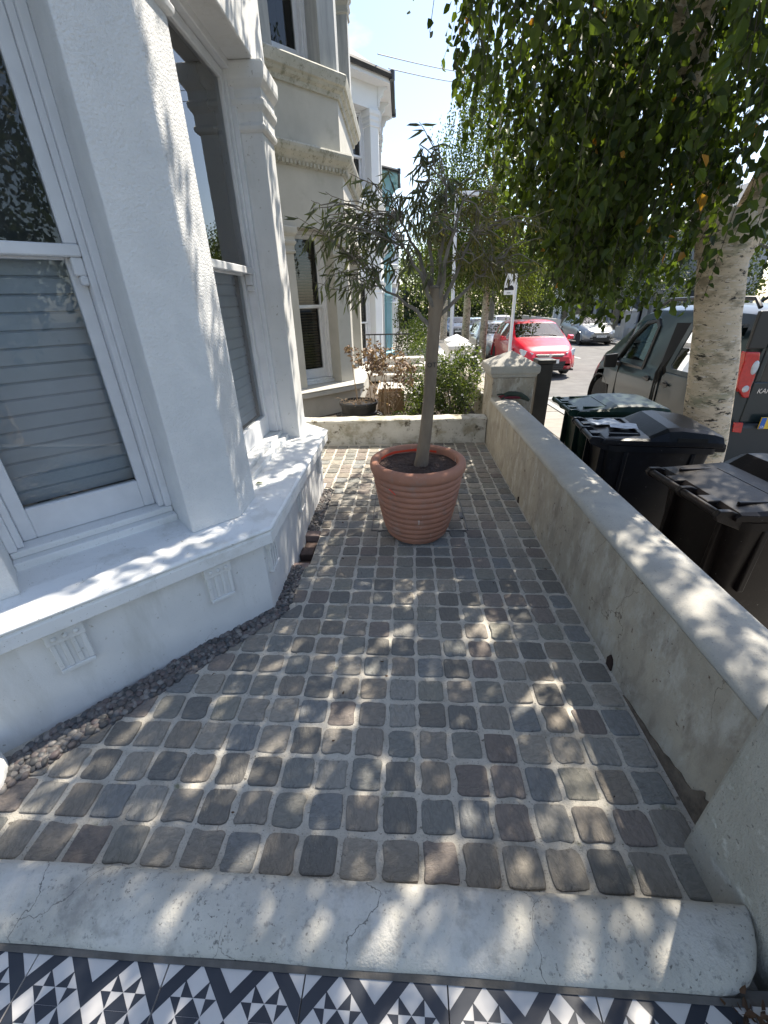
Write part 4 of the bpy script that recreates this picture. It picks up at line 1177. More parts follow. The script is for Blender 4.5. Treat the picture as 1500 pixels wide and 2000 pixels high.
rough_tube([rel(p) for p in ((2.70, 3.5, -.55), (2.62, 3.5, -.3), (2.56, 3.5, .3), (2.47, 3.5, .8), (2.36, 3.5, 1.25), (2.28, 3.5, 1.6), (2.27, 3.5, 1.78), (2.27, 3.5, 1.90))],
           [.25, .19, .17, .158, .146, .150, .158, .10], 26, .035, 0, 5).build('trunk', BARK, bt, smooth=True, ang=80)
limbsB = [
    ([(2.22, 3.5, 1.66), (2.10, 3.5, 1.93), (1.98, 3.5, 2.15), (1.82, 3.45, 2.38), (1.70, 3.4, 2.8), (1.65, 3.3, 3.3)], [.13, .095, .085, .075, .06, .045]),
    ([(2.30, 3.5, 1.62), (2.42, 3.52, 1.9), (2.50, 3.55, 2.3), (2.58, 3.6, 2.9), (2.6, 3.6, 3.6), (2.5, 3.7, 4.6)], [.14, .12, .105, .09, .07, .045]),
    ([(1.82, 3.45, 2.38), (1.45, 3.2, 2.75), (1.0, 2.9, 3.1), (.6, 2.7, 3.2)], [.06, .04, .03, .018]),
    ([(2.55, 3.58, 2.6), (2.9, 3.2, 3.1), (3.2, 2.6, 3.5)], [.06, .045, .02]),
    ([(2.58, 3.6, 2.9), (2.3, 4.3, 3.4), (1.8, 5.0, 3.7), (1.3, 5.4, 3.7)], [.06, .045, .03, .02]),
    ([(1.68, 3.35, 2.95), (1.4, 2.7, 3.5), (1.1, 2.1, 3.8), (.8, 1.6, 3.8)], [.05, .04, .03, .018]),
    ([(2.6, 3.6, 3.4), (3.0, 4.2, 3.9), (3.4, 4.7, 4.0)], [.06, .04, .02]),
    ([(1.65, 3.3, 3.3), (1.2, 3.9, 3.8), (.8, 4.4, 3.9)], [.04, .03, .018]),
    ([(2.55, 3.65, 4.1), (2.1, 3.0, 4.7), (1.7, 2.4, 4.9)], [.05, .035, .02]),
]
for pts, rr in limbsB:
    rough_tube([rel(p) for p in pts], rr, 14, .04, 3, 4).build('limb', BARK, bt, smooth=True, ang=80)

# hanging shoots: the crown is a set of overlapping masses
masses = [((2.0, 3.7, 3.6), (1.9, 1.9, 1.25), 620), ((1.2, 3.1, 3.35), (1.1, 1.5, .8), 430), ((1.6, 4.3, 2.7), (1.0, 1.1, .7), 360), ((2.0, 3.0, 2.55), (.8, .5, .45), 160), ((.6, 3.0, 4.9), (1.5, 1.7, .9), 480), ((1.4, 2.8, 4.6), (1.2, 1.3, .6), 240), ((2.4, 4.4, 5.1), (1.6, 1.5, .7), 260), ((3.0, 5.2, 4.0), (1.2, 1.0, .8), 160), ((1.3, 3.7, 2.3), (.6, .9, .5), 280), ((1.75, 3.9, 1.95), (.6, .7, .35), 120), ((2.95, 3.0, 2.2), (.35, .5, .5), 60),  # high masses out of camera view are added to shade path, wall and bay
          ((1.7, 2.1, 3.5), (1.2, 1.0, .7), 260), ((2.9, 3.4, 3.0), (.9, 1.2, .8), 150), ((1.55, 3.6, 2.2), (.6, .8, .35), 90), ((2.2, 3.4, 4.9), (1.7, 1.9, .8), 260), ((3.2, 2.4, 2.6), (.7, .6, .6), 50)]
rn = random.Random(5)
LP = []; LD = []; LS = []; tw = MB(); ntw = 0
for c, rr, n in masses:
    for i in range(n):
        while True:
            q = Vector((rn.uniform(-1, 1), rn.uniform(-1, 1), rn.uniform(-1, 1)))
            if .25 < q.length < 1: break
        p = Vector((c[0] + q.x * rr[0], c[1] + q.y * rr[1], c[2] + q.z * rr[2]))
        length = rn.uniform(.35, 1.0)
        out = Vector((p.x - 2.4, p.y - 3.5, 0)); out = out.normalized() * .16 if out.length > 0 else out
        k = int(length / .036); hx, hy = rn.uniform(-.06, .06), rn.uniform(-.06, .06)
        pts = []
        for j in range(k + 1):
            t = j / k
            pts.append(p + Vector((out.x * (t * .8) + hx * math.sin(t * 3), out.y * t * .8 + hy * math.sin(t * 3), -length * (t ** 1.25))))
        # keep the crown clear of the footpath side and of the space over the bins
        edge = rn.gauss(0, .11)
        pts = [v for v in pts if v.x + .73 * v.z - .31 * (v.y - 3) > 2.10 + edge and v.z > 1.20 + rn.uniform(0, .3) * (pts[0].x * 7 % 1) + max(0, (v.x - 1.75)) * .42 + (max(0, v.x - 2.2) * .9) + max(0, (2.9 - v.y)) * .55 and (v - Vector((0, 0, 1.4))).length > 1.35]
        if len(pts) < 4: continue
        # the strip of sky between the crown and the right-hand limb
        mid = pts[len(pts) // 2]
        if mid.x > 2.05 + .28 * (mid.y - 3.5) and mid.z > 1.95 and mid.x < 2.75 + .5 * (mid.y - 3.5) and mid.y < 4.6 and mid.z < 3.3 and rn.random() < .78: continue
        if noise.noise(p * 1.9) < -.22: continue
        if i % 2 == 0: tw.tube([pts[a] for a in range(0, len(pts), 3)] + [pts[-1]], .0018, 3)
        for v in pts[::1]:
            if rn.random() < .16: continue
            a = rn.uniform(0, 6.28)
            LP.append((v.x, v.y, v.z)); LD.append((math.cos(a) * .55, math.sin(a) * .55, -rn.uniform(.35, 1.1))); LS.append(rn.uniform(.034, .080))
LP = np.array(LP); LD = np.array(LD); LS = np.array(LS)
dist = np.linalg.norm(LP - (0, 0, 1.4), axis=1); ck = (LP - (0, 0, 1.4)) @ np.array(Rm)
px = 750 + ck[:, 0] / -ck[:, 2] * 800; py = 1000 - ck[:, 1] / -ck[:, 2] * 800
key = np.where((px > 0) & (px < 1500) & (py > 0) & (py < 2000) & (ck[:, 2] < 0), LS / dist, 0)
top = np.argsort(-key)[:290]; msk = np.ones(len(LP), bool); msk[top] = False
me = leaves_mesh('foliage', LP[msk] - B0, LD[msk], LS[msk], .66, (GLEAF,), fold=.08); o = link_mesh('foliage', me, bt); o['kind'] = 'stuff'
o = tw.build('hanging_twigs', BTWIG, bt); o['kind'] = 'stuff'; o.location = tuple(-B0)
leaf_objects(bt, LP[top] - B0, LD[top], LS[top], .66, GLEAF, fold=.08)
print('birch leaves', len(LP), 'olive', len(OP))


# ================================================================== further trees
def tree(label, x, y, z0, h, crown, leaf, nst, m, name='street_tree', trunk_r=.14, lean=(0, 0), hang=.8, bark=BARK, cat='tree', group=None, seed=1, wl=.6, step=.075, cut=None):
    t_ = thing(name, label, cat, (x, y, z0), 0, group); rn = random.Random(seed)
    pts = [(0, 0, -.3), (lean[0] * .3, lean[1] * .3, h * .3), (lean[0] * .7, lean[1] * .7, h * .65), (lean[0], lean[1], h)]
    rough_tube(pts, [trunk_r * 1.25, trunk_r, trunk_r * .8, trunk_r * .4], 12, .05, seed, 4).build('trunk', bark, t_, smooth=True)
    for k in range(7):
        c = crown[k % len(crown)]; a = rn.uniform(0, 6.28); b_ = Vector(c[0]) + Vector((math.cos(a) * c[1][0] * .6, math.sin(a) * c[1][1] * .6, rn.uniform(-.2, .5) * c[1][2]))
        s0 = Vector(pts[2]).lerp(Vector(pts[3]), rn.uniform(-.3, .9))
        rough_tube([s0, s0.lerp(b_, .5) + Vector((0, 0, .2)), b_], [trunk_r * .45, trunk_r * .3, trunk_r * .1], 8, .05, k, 3).build('limb', bark, t_, smooth=True)
    P = []; D = []; S = []
    for c, rr, wt in crown:
        for i in range(int(nst * wt)):
            while True:
                q = Vector((rn.uniform(-1, 1), rn.uniform(-1, 1), rn.uniform(-1, 1)))
                if .4 < q.length < 1: break
            q *= 1 + .22 * noise.noise(q * 2.3 + Vector((seed * 3.1, 0, 0)))
            p = Vector((c[0] + q.x * rr[0], c[1] + q.y * rr[1], c[2] + q.z * rr[2])); ln = rn.uniform(.3, 1) * hang
            k = max(3, int(ln / step))
            for j in range(k):
                t = j / k
                P.append((p.x + rn.uniform(-.04, .04), p.y + rn.uniform(-.04, .04), p.z - ln * t)); a = rn.uniform(0, 6.28)
                D.append((math.cos(a) * .6, math.sin(a) * .6, -rn.uniform(.1, 1))); S.append(leaf * rn.uniform(.7, 1.3))
    P = np.array(P); D = np.array(D); S = np.array(S)
    me = leaves_mesh('foliage', P, D, S, wl, (m,)); o = link_mesh('foliage', me, t_); o['kind'] = 'stuff'
    return t_


YLEAF = leafmat('yellow_green_leaf', (.055, .085, .018), (.12, .15, .030), .5, .45)  # yellow-green leaf tone for the garden shrub
DKLEAF = leafmat('dark_tree_leaf', (.022, .036, .014), (.05, .07, .024), .3, .5)
MIDLEAF = leafmat('mid_tree_leaf', (.045, .065, .02), (.085, .11, .035), .4, .5)
GLEAF2 = leafmat('drooping_birch_leaf', (.030, .048, .012), (.085, .115, .026), .45, .45)
GBARK = mat('grey_bark', (.20, .18, .15), (.12, .11, .09), 8, .9)
tree('slender drooping birch behind the olive tree, next along the kerb', 3.0, 16.6, zs(16.6), 7.2, [((-.65, .0, 6.0), (1.6, 1.6, 1.5), 1), ((-.75, 0, 4.5), (1.75, 1.6, 1.2), 1.1), ((-.5, -.3, 3.6), (2.1, 1.4, .55), .9), ((-.6, 0, 7.9), (.9, .9, .9), .3), ((.9, -.4, 3.6), (1.2, 1.2, 1.1), .7)],   .080, 720, GLEAF2, seed=3, trunk_r=.12, hang=1.3)
tree('pale trunked birch farther down the left kerb, beside the light blue car', 2.75, 19.5, zs(19.5), 6.2, [((.3, 0, 4.6), (2.2, 2.0, 1.5), 1), ((-.1, 0, 3.9), (2.1, 1.8, .8), 1), ((1.6, 0, 3.8), (1.6, 1.5, .7), .6)], .095, 330, MIDLEAF, seed=4, trunk_r=.15, hang=1.2, step=.1)
tree('full green tree over the road behind the red car', 12.6, 33.0, zs(33), 6.5, [((-3.0, 0, 5.4), (4.4, 3, 2.4), 1), ((-3.6, 0, 4.2), (2.8, 2.4, 1.0), .6), ((2.2, -1, 5.0), (3.2, 3, 2.2), .8)], .16, 420, DKLEAF, seed=5, trunk_r=.22, hang=1.2, bark=GBARK, step=.15)
tree('dark ivy-covered tree across the road above the van roof', 12.9, 20.5, zs(20), 5.5, [((0, 0, 3.6), (2.3, 2.2, 2.0), 1), ((.4, 0, 1.9), (2.0, 1.8, 1.2), .9), ((2.6, -.8, 3.2), (2.2, 2, 2.2), .8)], .13, 420, DKLEAF, seed=6, trunk_r=.2, hang=.8, bark=GBARK, step=.13)
tree('dark leafy tree across the road at the right edge behind the birch', 12.6, 12.5, zs(12), 5.5, [((0, 0, 3.8), (2.6, 2.6, 2.2), 1), ((0, 0, 2.0), (2.3, 2.3, 1.4), .9)], .13, 420, DKLEAF, seed=7, trunk_r=.2, hang=.8, bark=GBARK, step=.13)
tree('tall tree far down the left side of the street', 2.9, 31.5, zs(31), 6.5, [((0, 0, 5.4), (3.0, 3, 2.4), 1), ((-.2, 0, 4.4), (2.6, 2.4, 1.0), .8)], .16, 330, MIDLEAF, seed=8, trunk_r=.2, hang=1.2, step=.16)
for i, (x, y, lab) in enumerate(((0.5, 62, 'leftmost of the big trees closing the far end of the street'), (8.5, 66, 'middle one of the big trees closing the far end of the street'), (17, 62, 'rightmost of the big trees closing the far end of the street'))):
    tree(lab, x, y, zs(y), 8, [((0, 0, 5.6), (5.6, 3, 4.0), 1), ((0, 0, 2.4), (5.2, 3, 2.4), .9)], .42, 520, DKLEAF, seed=30 + i, trunk_r=.3, hang=1.4, bark=GBARK, step=.32, wl=.8)
tree('hazy tree at the far end of the street', 5.5, 52, zs(52), 8, [((0, 0, 6.0), (6.5, 4, 4.0), 1), ((5, 0, 5.0), (5, 4, 3.4), .9)], .30, 520, MIDLEAF, seed=9, trunk_r=.3, hang=1.4, bark=GBARK, step=.25)
tree('bushy dark tree across the road above the silver car', 13.6, 29.5, zs(29), 5.5, [((-1.6, -1.0, 4.2), (2.6, 2.2, 2.0), 1), ((1.6, -.6, 4.6), (2.6, 2.2, 2.4), 1)], .15, 420, DKLEAF, seed=17, trunk_r=.2, hang=1.1, bark=GBARK, step=.15)
tree('leafy tree across the road beyond the silver car', 12.7, 36, zs(36), 6.5, [((0, 0, 4.8), (3.2, 3, 2.8), 1), ((-.6, 0, 2.9), (2.6, 2.5, 1.2), .7)], .17, 380, DKLEAF, seed=10, trunk_r=.2, hang=1.1, bark=GBARK, step=.16)
# behind the camera: the street tree that the near window mirrors
tree('leafy street tree behind the camera, mirrored in the near window', 3.4, -3.6, -.46, 5.0, [((0, 0, 4.2), (2.6, 2.3, 2.0), 1), ((-.5, 0, 2.5), (2.0, 1.9, .9), .9)], .11, 900, DKLEAF, seed=12, trunk_r=.16, hang=.9, step=.09)

# ================================================================== next garden
def bush(name, label, cat, loc, blobs, leaf, n, m, seed=1, wl=.55, stems=8, stem_m=None, flowers=0, fm=None, fold=.12, up=.0):
    t_ = thing(name, label, cat, loc); rn = random.Random(seed); P = []; D = []; S = []
    st_ = MB()
    for c, rr, wt in blobs:
        for i in range(int(n * wt)):
            while True:
                q = Vector((rn.uniform(-1, 1), rn.uniform(-1, 1), rn.uniform(-1, 1)))
                if q.length < 1: break
            q *= 1 + .25 * noise.noise(q * 3 + Vector((seed, 0, 0)))
            if noise.noise(Vector((c[0] + q.x * rr[0], c[1] + q.y * rr[1], c[2] + q.z * rr[2])) * 6 + Vector((seed, 0, 0))) < -.18: continue
            P.append((c[0] + q.x * rr[0], c[1] + q.y * rr[1], c[2] + q.z * rr[2])); D.append((rn.gauss(0, 1), rn.gauss(0, 1), rn.gauss(up, .7))); S.append(leaf * rn.uniform(.6, 1.35))
        for k in range(stems):
            a = rn.uniform(0, 6.28); e = Vector((c[0] + math.cos(a) * rr[0] * .8, c[1] + math.sin(a) * rr[1] * .8, c[2] + rn.uniform(-.3, .95) * rr[2]))
            s0 = Vector((c[0] * .7 + rn.uniform(-.05, .05), c[1] * .7 + rn.uniform(-.05, .05), -.05))
            st_.tube(curve(s0, e, .0, 5, .02, rn), [.006, .005, .004, .003, .002], 4)
    st_.build('stems', stem_m or BTWIG, t_)['kind'] = 'stuff'
    me = leaves_mesh('foliage', np.array(P), np.array(D), np.array(S), wl, (m,), fold=fold); o = link_mesh('foliage', me, t_); o['kind'] = 'stuff'
    if flowers:
        fb = MB()
        for i in range(flowers):
            c, rr, wt = blobs[rn.randrange(len(blobs))]; a = rn.uniform(0, 6.28); e = rn.uniform(-.2, 1.3)
            p = Vector((c[0] + math.cos(a) * math.cos(e) * rr[0], c[1] + math.sin(a) * math.cos(e) * rr[1], c[2] + math.sin(e) * rr[2]))
            nn = Vector((rn.gauss(0, .5), rn.gauss(-.3, .5), 1)).normalized(); u_ = nn.orthogonal().normalized(); v_ = nn.cross(u_)
            for k in range(5):
                b0 = 2 * math.pi * k / 5; r0 = .013
                fb.add([p, p + (u_ * math.cos(b0 - .5) + v_ * math.sin(b0 - .5)) * r0 + nn * .002, p + (u_ * math.cos(b0) + v_ * math.sin(b0)) * r0 * 1.3, p + (u_ * math.cos(b0 + .5) + v_ * math.sin(b0 + .5)) * r0 + nn * .002], [(0, 1, 2, 3)])
        fb.build('flowers', fm, t_)['kind'] = 'stuff'
    return t_


WFL = mat('white_petal', (.75, .73, .70), rough=.6)
BLEAF = leafmat('bush_leaf', (.030, .050, .016), (.085, .115, .035), .35, .35)
BRLEAF = leafmat('dead_hydrangea_leaf', (.15, .10, .075), (.33, .24, .18), .10, .7)
bush('flowering_bush', 'leafy green bush with small white flowers filling the right half of the next garden', 'bush', (.62, 5.45, -.03),
     [((.0, 0, .36), (.42, .42, .36), 1), ((.05, -.1, .62), (.36, .36, .24), .7), ((-.30, .05, .22), (.30, .35, .24), .5), ((.22, .2, .75), (.2, .3, .2), .25), ((-.42, .35, .42), (.22, .3, .3), .45)], .034, 3600, BLEAF, seed=2, flowers=90, fm=WFL, stems=14)
bush('trailing_plant', 'low green trailing plant with pale leaves beside the black pot', 'plant', (-.1, 4.95, -.03), [((.0, 0, .12), (.28, .2, .13), 1), ((.30, .15, .2), (.22, .2, .2), .8)], .030, 900, BLEAF, seed=3, stems=8)
dh = bush('dead_hydrangea', 'dead hydrangea with brown shrivelled leaves on bare stalks behind the black pot', 'plant', (-.24, 5.1, -.03),
          [((-.12, 0, .84), (.24, .17, .20), .8), ((.08, .05, .74), (.27, .18, .22), .9), ((.30, .1, .64), (.15, .12, .16), .35), ((-.36, 0, .92), (.08, .06, .05), .15), ((.04, 0, .45), (.28, .15, .18), .22)], .044, 430, BRLEAF, seed=5, wl=.5, fold=.5, stems=2, stem_m=mat('straw_stalk', (.36, .27, .18), (.25, .18, .12), 20, .9))
sk = MB(); rn = random.Random(9)
for cx in (-.12, .0, .10):
    for k in range(4):
        sk.tube(curve((cx + rn.uniform(-.025, .025), rn.uniform(-.03, .03), -.02), (cx + rn.uniform(-.06, .06), rn.uniform(-.06, .06), rn.uniform(.5, .75)), 0, 6, .010, rn), [.010, .008, .006, .005, .004, .003], 5)
sk.build('stalks', MATS['straw_stalk'], dh)['kind'] = 'stuff'
# black plastic pot with side handles
bpot = thing('black_plastic_pot', 'round black plastic planter with side handles under the next bay window', 'plant pot', (-.54, 5.12, -.03))
BPL = mat('black_pot_plastic', (.018, .018, .019), (.03, .03, .03), 12, .45)
MB().lathe([(.001, 0), (.185, 0), (.205, .06), (.21, .17), (.222, .175), (.222, .215), (.212, .22), (.222, .30), (.236, .305), (.238, .335), (.222, .34), (.214, .30), (.001, .29)], 40).build('pot_body', BPL, bpot, smooth=True, ang=40)
for s_ in (-1, 1):
    MB().tube([(s_ * .205, -.05, .19), (s_ * .27, -.04, .17), (s_ * .28, 0, .165), (s_ * .27, .04, .17), (s_ * .205, .05, .19)], .014, 8).build('handle', BPL, bpot, smooth=True)
ts = MB(); rn = random.Random(31)
for k in range(46):
    a = rn.uniform(0, 6.28); r_ = rn.uniform(.02, .2); ts.tube(curve((r_ * math.cos(a), r_ * math.sin(a), .29), (r_ * math.cos(a) + rn.uniform(-.13, .13), r_ * math.sin(a) + rn.uniform(-.1, .1), rn.uniform(.31, .38)), .03, 5, .012, rn), .0022, 4)
ts.build('dry_stems', MATS['straw_stalk'], bpot)['kind'] = 'stuff'
CARD = mat('cardboard', (.30, .20, .11), (.24, .16, .09), 6, .8)
cb = thing('cardboard_box', 'open brown cardboard box left behind the dead hydrangea', 'box', (-.16, 6.05, .0), R(12))
MB().box(-.17, -.12, -.03, .17, -.112, .26).box(-.17, .112, -.03, .17, .12, .26).box(-.17, -.1118, -.03, -.162, .1118, .26).box(.162, -.1118, -.03, .17, .1118, .26).box(-.1618, -.1118, -.03, .1618, .1118, -.02).build('walls', CARD, cb)
MB().add([(-.17, -.12, .261), (-.17, .12, .261), (-.30, .12, .40), (-.33, -.08, .43)], [(0, 1, 2, 3)]).add([(-.174, -.12, .261), (-.174, .12, .261), (-.304, .12, .40), (-.334, -.08, .43)], [(3, 2, 1, 0)]).build('flap', CARD, cb)
# railing + planter farther along
rl = thing('railing', 'thin dark iron railing in front of the third house, seen past the dead hydrangea', 'railing', (-.4, 9.33, .22))
for k in range(12): MB().tube([(-.75 + k * .115, 0, 0), (-.75 + k * .115, 0, .55)], .007, 6).build('bar', BLK, rl)
MB().box(-.8, -.012, .55, .56, .012, .575).build('top_rail', BLK, rl)
bush('garden_shrub', 'yellow-green shrub on the low wall of a garden farther along', 'shrub', (.35, 13.2, -.4), [((0, 0, .75), (.5, .5, .35), 1), ((.2, .4, 1.1), (.3, .3, .4), .5)], .06, 1100, YLEAF, seed=12, stems=6)
bush('climbing_plant', 'tall wispy climbing plant beside the pale blue house', 'plant', (-.10, 12.6, -.4), [((0, 0, .9), (.16, .2, .8), 1), ((.02, 0, 1.7), (.12, .15, .4), .4)], .05, 800, MIDLEAF, seed=13, stems=6)
bush('garden_shrub', 'small dark shrub beside the white piers', 'shrub', (.45, 10.6, -.4), [((0, 0, .55), (.45, .4, .45), 1)], .045, 1300, BLEAF, seed=14, stems=6)
bush('garden_shrub', 'leafy hedge in front of the fourth house', 'hedge', (.5, 17, -.6), [((0, 0, .8), (.55, 1.5, .7), 1)], .07, 1600, MIDLEAF, seed=15, stems=6)
bush('far_hedge', 'dark hedge across the road in front of the grey houses', 'hedge', (13.9, 24.5, zs(24)), [((0, 0, .5), (.35, 3.2, .6), 1)], .09, 2600, DKLEAF, seed=16, stems=6)

# across the road: low walls with a capped pier
MB().box(13.62, 26.5, -1.6, 13.82, 52, -.35).build('far_garden_wall', mat('far_wall_render', (.46, .455, .44), (.38, .375, .36), 2, .85), bevel=.02, label='long low rendered wall across the road before the grey houses', cat='wall')
FWR = MATS['far_wall_render']
pier('capped pier across the road behind the silver car', 13.4, 14.0, 27.6, 28.2, .45, zb=-1.6, m=FWR, mc=FWR)

# ================================================================== street furniture
LAMPM = mat('white_lamp_paint', (.72, .73, .74), (.62, .63, .65), 5, .4)
lp = thing('street_lamp', 'tall white street lamp with a short arm above the pavement behind the olive tree', 'street lamp', (1.60, 14.5, zs(14.5)))
lp.scale = (.8, .8, .79)
MB().tube([(0, 0, -.2), (-.01, 0, 1.4), (-.05, 0, 5.98), (-.048, 0, 6.02)], [.085, .08, .055, .05], 12).build('pole', LAMPM, lp, smooth=True)
MB().box(-.10, -.05, 5.94, .66, .05, 6.06).build('arm', LAMPM, lp, bevel=.02)
MB().box(.30, -.09, 5.90, .72, .09, 6.03).build('lantern', LAMPM, lp, bevel=.03)
MB().tube([(-.035, 0, 4.0), (-.035, 0, 4.06)], .075, 12).build('band', BLK, lp)
sp = thing('parking_sign', 'grey pole with a small white sign plate carrying a dark picture, beyond the capped pier', 'sign', (2.40, 10, zs(10)))
MB().tube([(.04, 0, -.2), (-.0, 0, 2.42)], .035, 12).build('pole', LAMPM, sp, smooth=True)
SGN = mat('sign_white', (.78, .78, .78), rough=.4)
pl_ = MB().box(-.24, -.055, 2.03, -.04, -.045, 2.42).build('sign_plate', SGN, sp)
MB().box(-.2385, -.0562, 2.115, -.0415, -.0552, 2.165).build('dark_band', INK, pl_)
pb = MB(); pg = [(-.175, 2.165), (-.165, 2.22), (-.17, 2.27), (-.155, 2.305), (-.12, 2.315), (-.125, 2.29), (-.135, 2.25), (-.14, 2.21), (-.115, 2.20), (-.09, 2.21), (-.06, 2.185), (-.05, 2.165)]
pb.rings([[(x, -.0558, z) for x, z in pg], [(x, -.0552, z) for x, z in pg]]).build('picture', INK, pl_)
MB().box(-.18, -.0562, 2.055, -.10, -.0552, 2.075).build('small_print', mat('small_print_grey', (.25, .25, .25)), pl_)
# overhead cables
CAB = mat('cable', (.04, .04, .045), rough=.6)
for i, (a, b, s_) in enumerate((((-.45, 11.0, 5.62), (4.30, 22, 9.1), .12), ((-.25, 11.3, 5.52), (4.30, 22.2, 9.0), .16))):
    MB().tube(curve(a, b, -s_, 14, 0), .009, 5).build('overhead_cable', CAB, label=('thin overhead cable from the black gutter to the trees, upper one', 'thin overhead cable from the black gutter to the trees, lower one')[i], cat='cable')
tp_ = thing('telegraph_pole', 'wooden telegraph pole carrying the overhead cables, hidden in the trees', 'pole', (4.3, 22.1, zs(22)))
MB().tube([(0, 0, -.3), (0, 0, 9.8)], [.14, .09], 12).build('shaft', GBARK, tp_, smooth=True)
for i, (z, lab) in enumerate(((4.05, 'overhead cable behind the right limb of the birch, higher one'), (3.75, 'overhead cable behind the right limb of the birch, lower one'))):
    MB().tube([(4.35, 22, z + 5.0), (14.0, 17, z + 3.4)], .010, 5).build('overhead_cable', CAB, label=lab, cat='cable')


# ================================================================== vehicles
def paint(nm, c, rough=.28, metal=.0, coat=.6):
    return mat(nm, c, tuple(q * .85 for q in c), 1.5, rough, metal=metal, coat=coat)


TYRE = mat('tyre_rubber', (.018, .018, .018), (.03, .03, .03), 20, .85); RIM = mat('alloy_rim', (.45, .46, .47), (.35, .36, .37), 4, .3, metal=.7)
CHR = mat('chrome', (.75, .76, .78), rough=.12, metal=1); LAMPG = mat('headlamp_glass', (.62, .66, .70), (.35, .38, .42), 9, .08, coat=1); CBLK = mat('black_trim', (.018, .018, .019), rough=.42); UPH = mat('dark_upholstery', (.05, .05, .055), rough=.9)
YPL = mat('yellow_plate', (.80, .52, .05), rough=.4); WPL = mat('white_plate', (.75, .75, .74), rough=.4); BPLT = mat('blue_plate_band', (.02, .12, .45), rough=.4)
REDL = mat('red_lamp_glass', (.55, .012, .010), (.42, .008, .008), 30, .12, coat=1)


def wheel(parent, x, y, r_, side, wd=.2):
    rs = []
    for rr, xo in ((r_ * .64, -wd / 2), (r_ * .9, -wd / 2), (r_, -wd / 2 + .03), (r_, wd / 2 - .03), (r_ * .9, wd / 2), (r_ * .66, wd / 2)):
        rs.append([(x + xo, y + rr * math.cos(2 * math.pi * j / 28), r_ + rr * math.sin(2 * math.pi * j / 28)) for j in range(28)])
    wl_ = MB().rings(rs).build('wheel', TYRE, parent, smooth=True, ang=40)
    rm = MB(); xf = x + side * (wd / 2 - .02)
    for k in range(7):
        a = 2 * math.pi * k / 7; d = (math.cos(a), math.sin(a)); e = (-d[1], d[0])
        pts = []
        for rr, hw in ((.04, .022), (r_ * .64, .03)):
            for sg in (-1, 1): pts.append((y + d[0] * rr + e[0] * hw * sg, r_ + d[1] * rr + e[1] * hw * sg))
        q = [pts[0], pts[1], pts[3], pts[2]]
        rm.rings([[(xf - side * .02, a_, b_) for a_, b_ in q], [(xf + side * .012, a_, b_) for a_, b_ in q]])
    rs = []
    for rr, xo in ((r_ * .60, -.02), (r_ * .67, -.02), (r_ * .67, .016), (r_ * .60, .016)):
        rs.append([(xf + side * xo, y + rr * math.cos(2 * math.pi * j / 28), r_ + rr * math.sin(2 * math.pi * j / 28)) for j in range(28)])
    rm.rings(rs + [rs[0]], cap=False); rm.build('rim', RIM, wl_)
    rs = [[(xf - side * .05, y + rr * math.cos(2 * math.pi * j / 20), r_ + rr * math.sin(2 * math.pi * j / 20)) for j in range(20)] for rr in (.01, r_ * .63)]
    MB().rings(rs, cap=False).build('brake_disc', CBLK, wl_)


def ip(x, tab):
    return float(np.interp(x, [t[0] for t in tab], [t[1] for t in tab]))


def smooth_tab(tab, wdt=.10):
    def f(x):
        return sum(ip(x + k * wdt / 4, tab) for k in (-2, -1, 0, 1, 2)) / 5
    return f


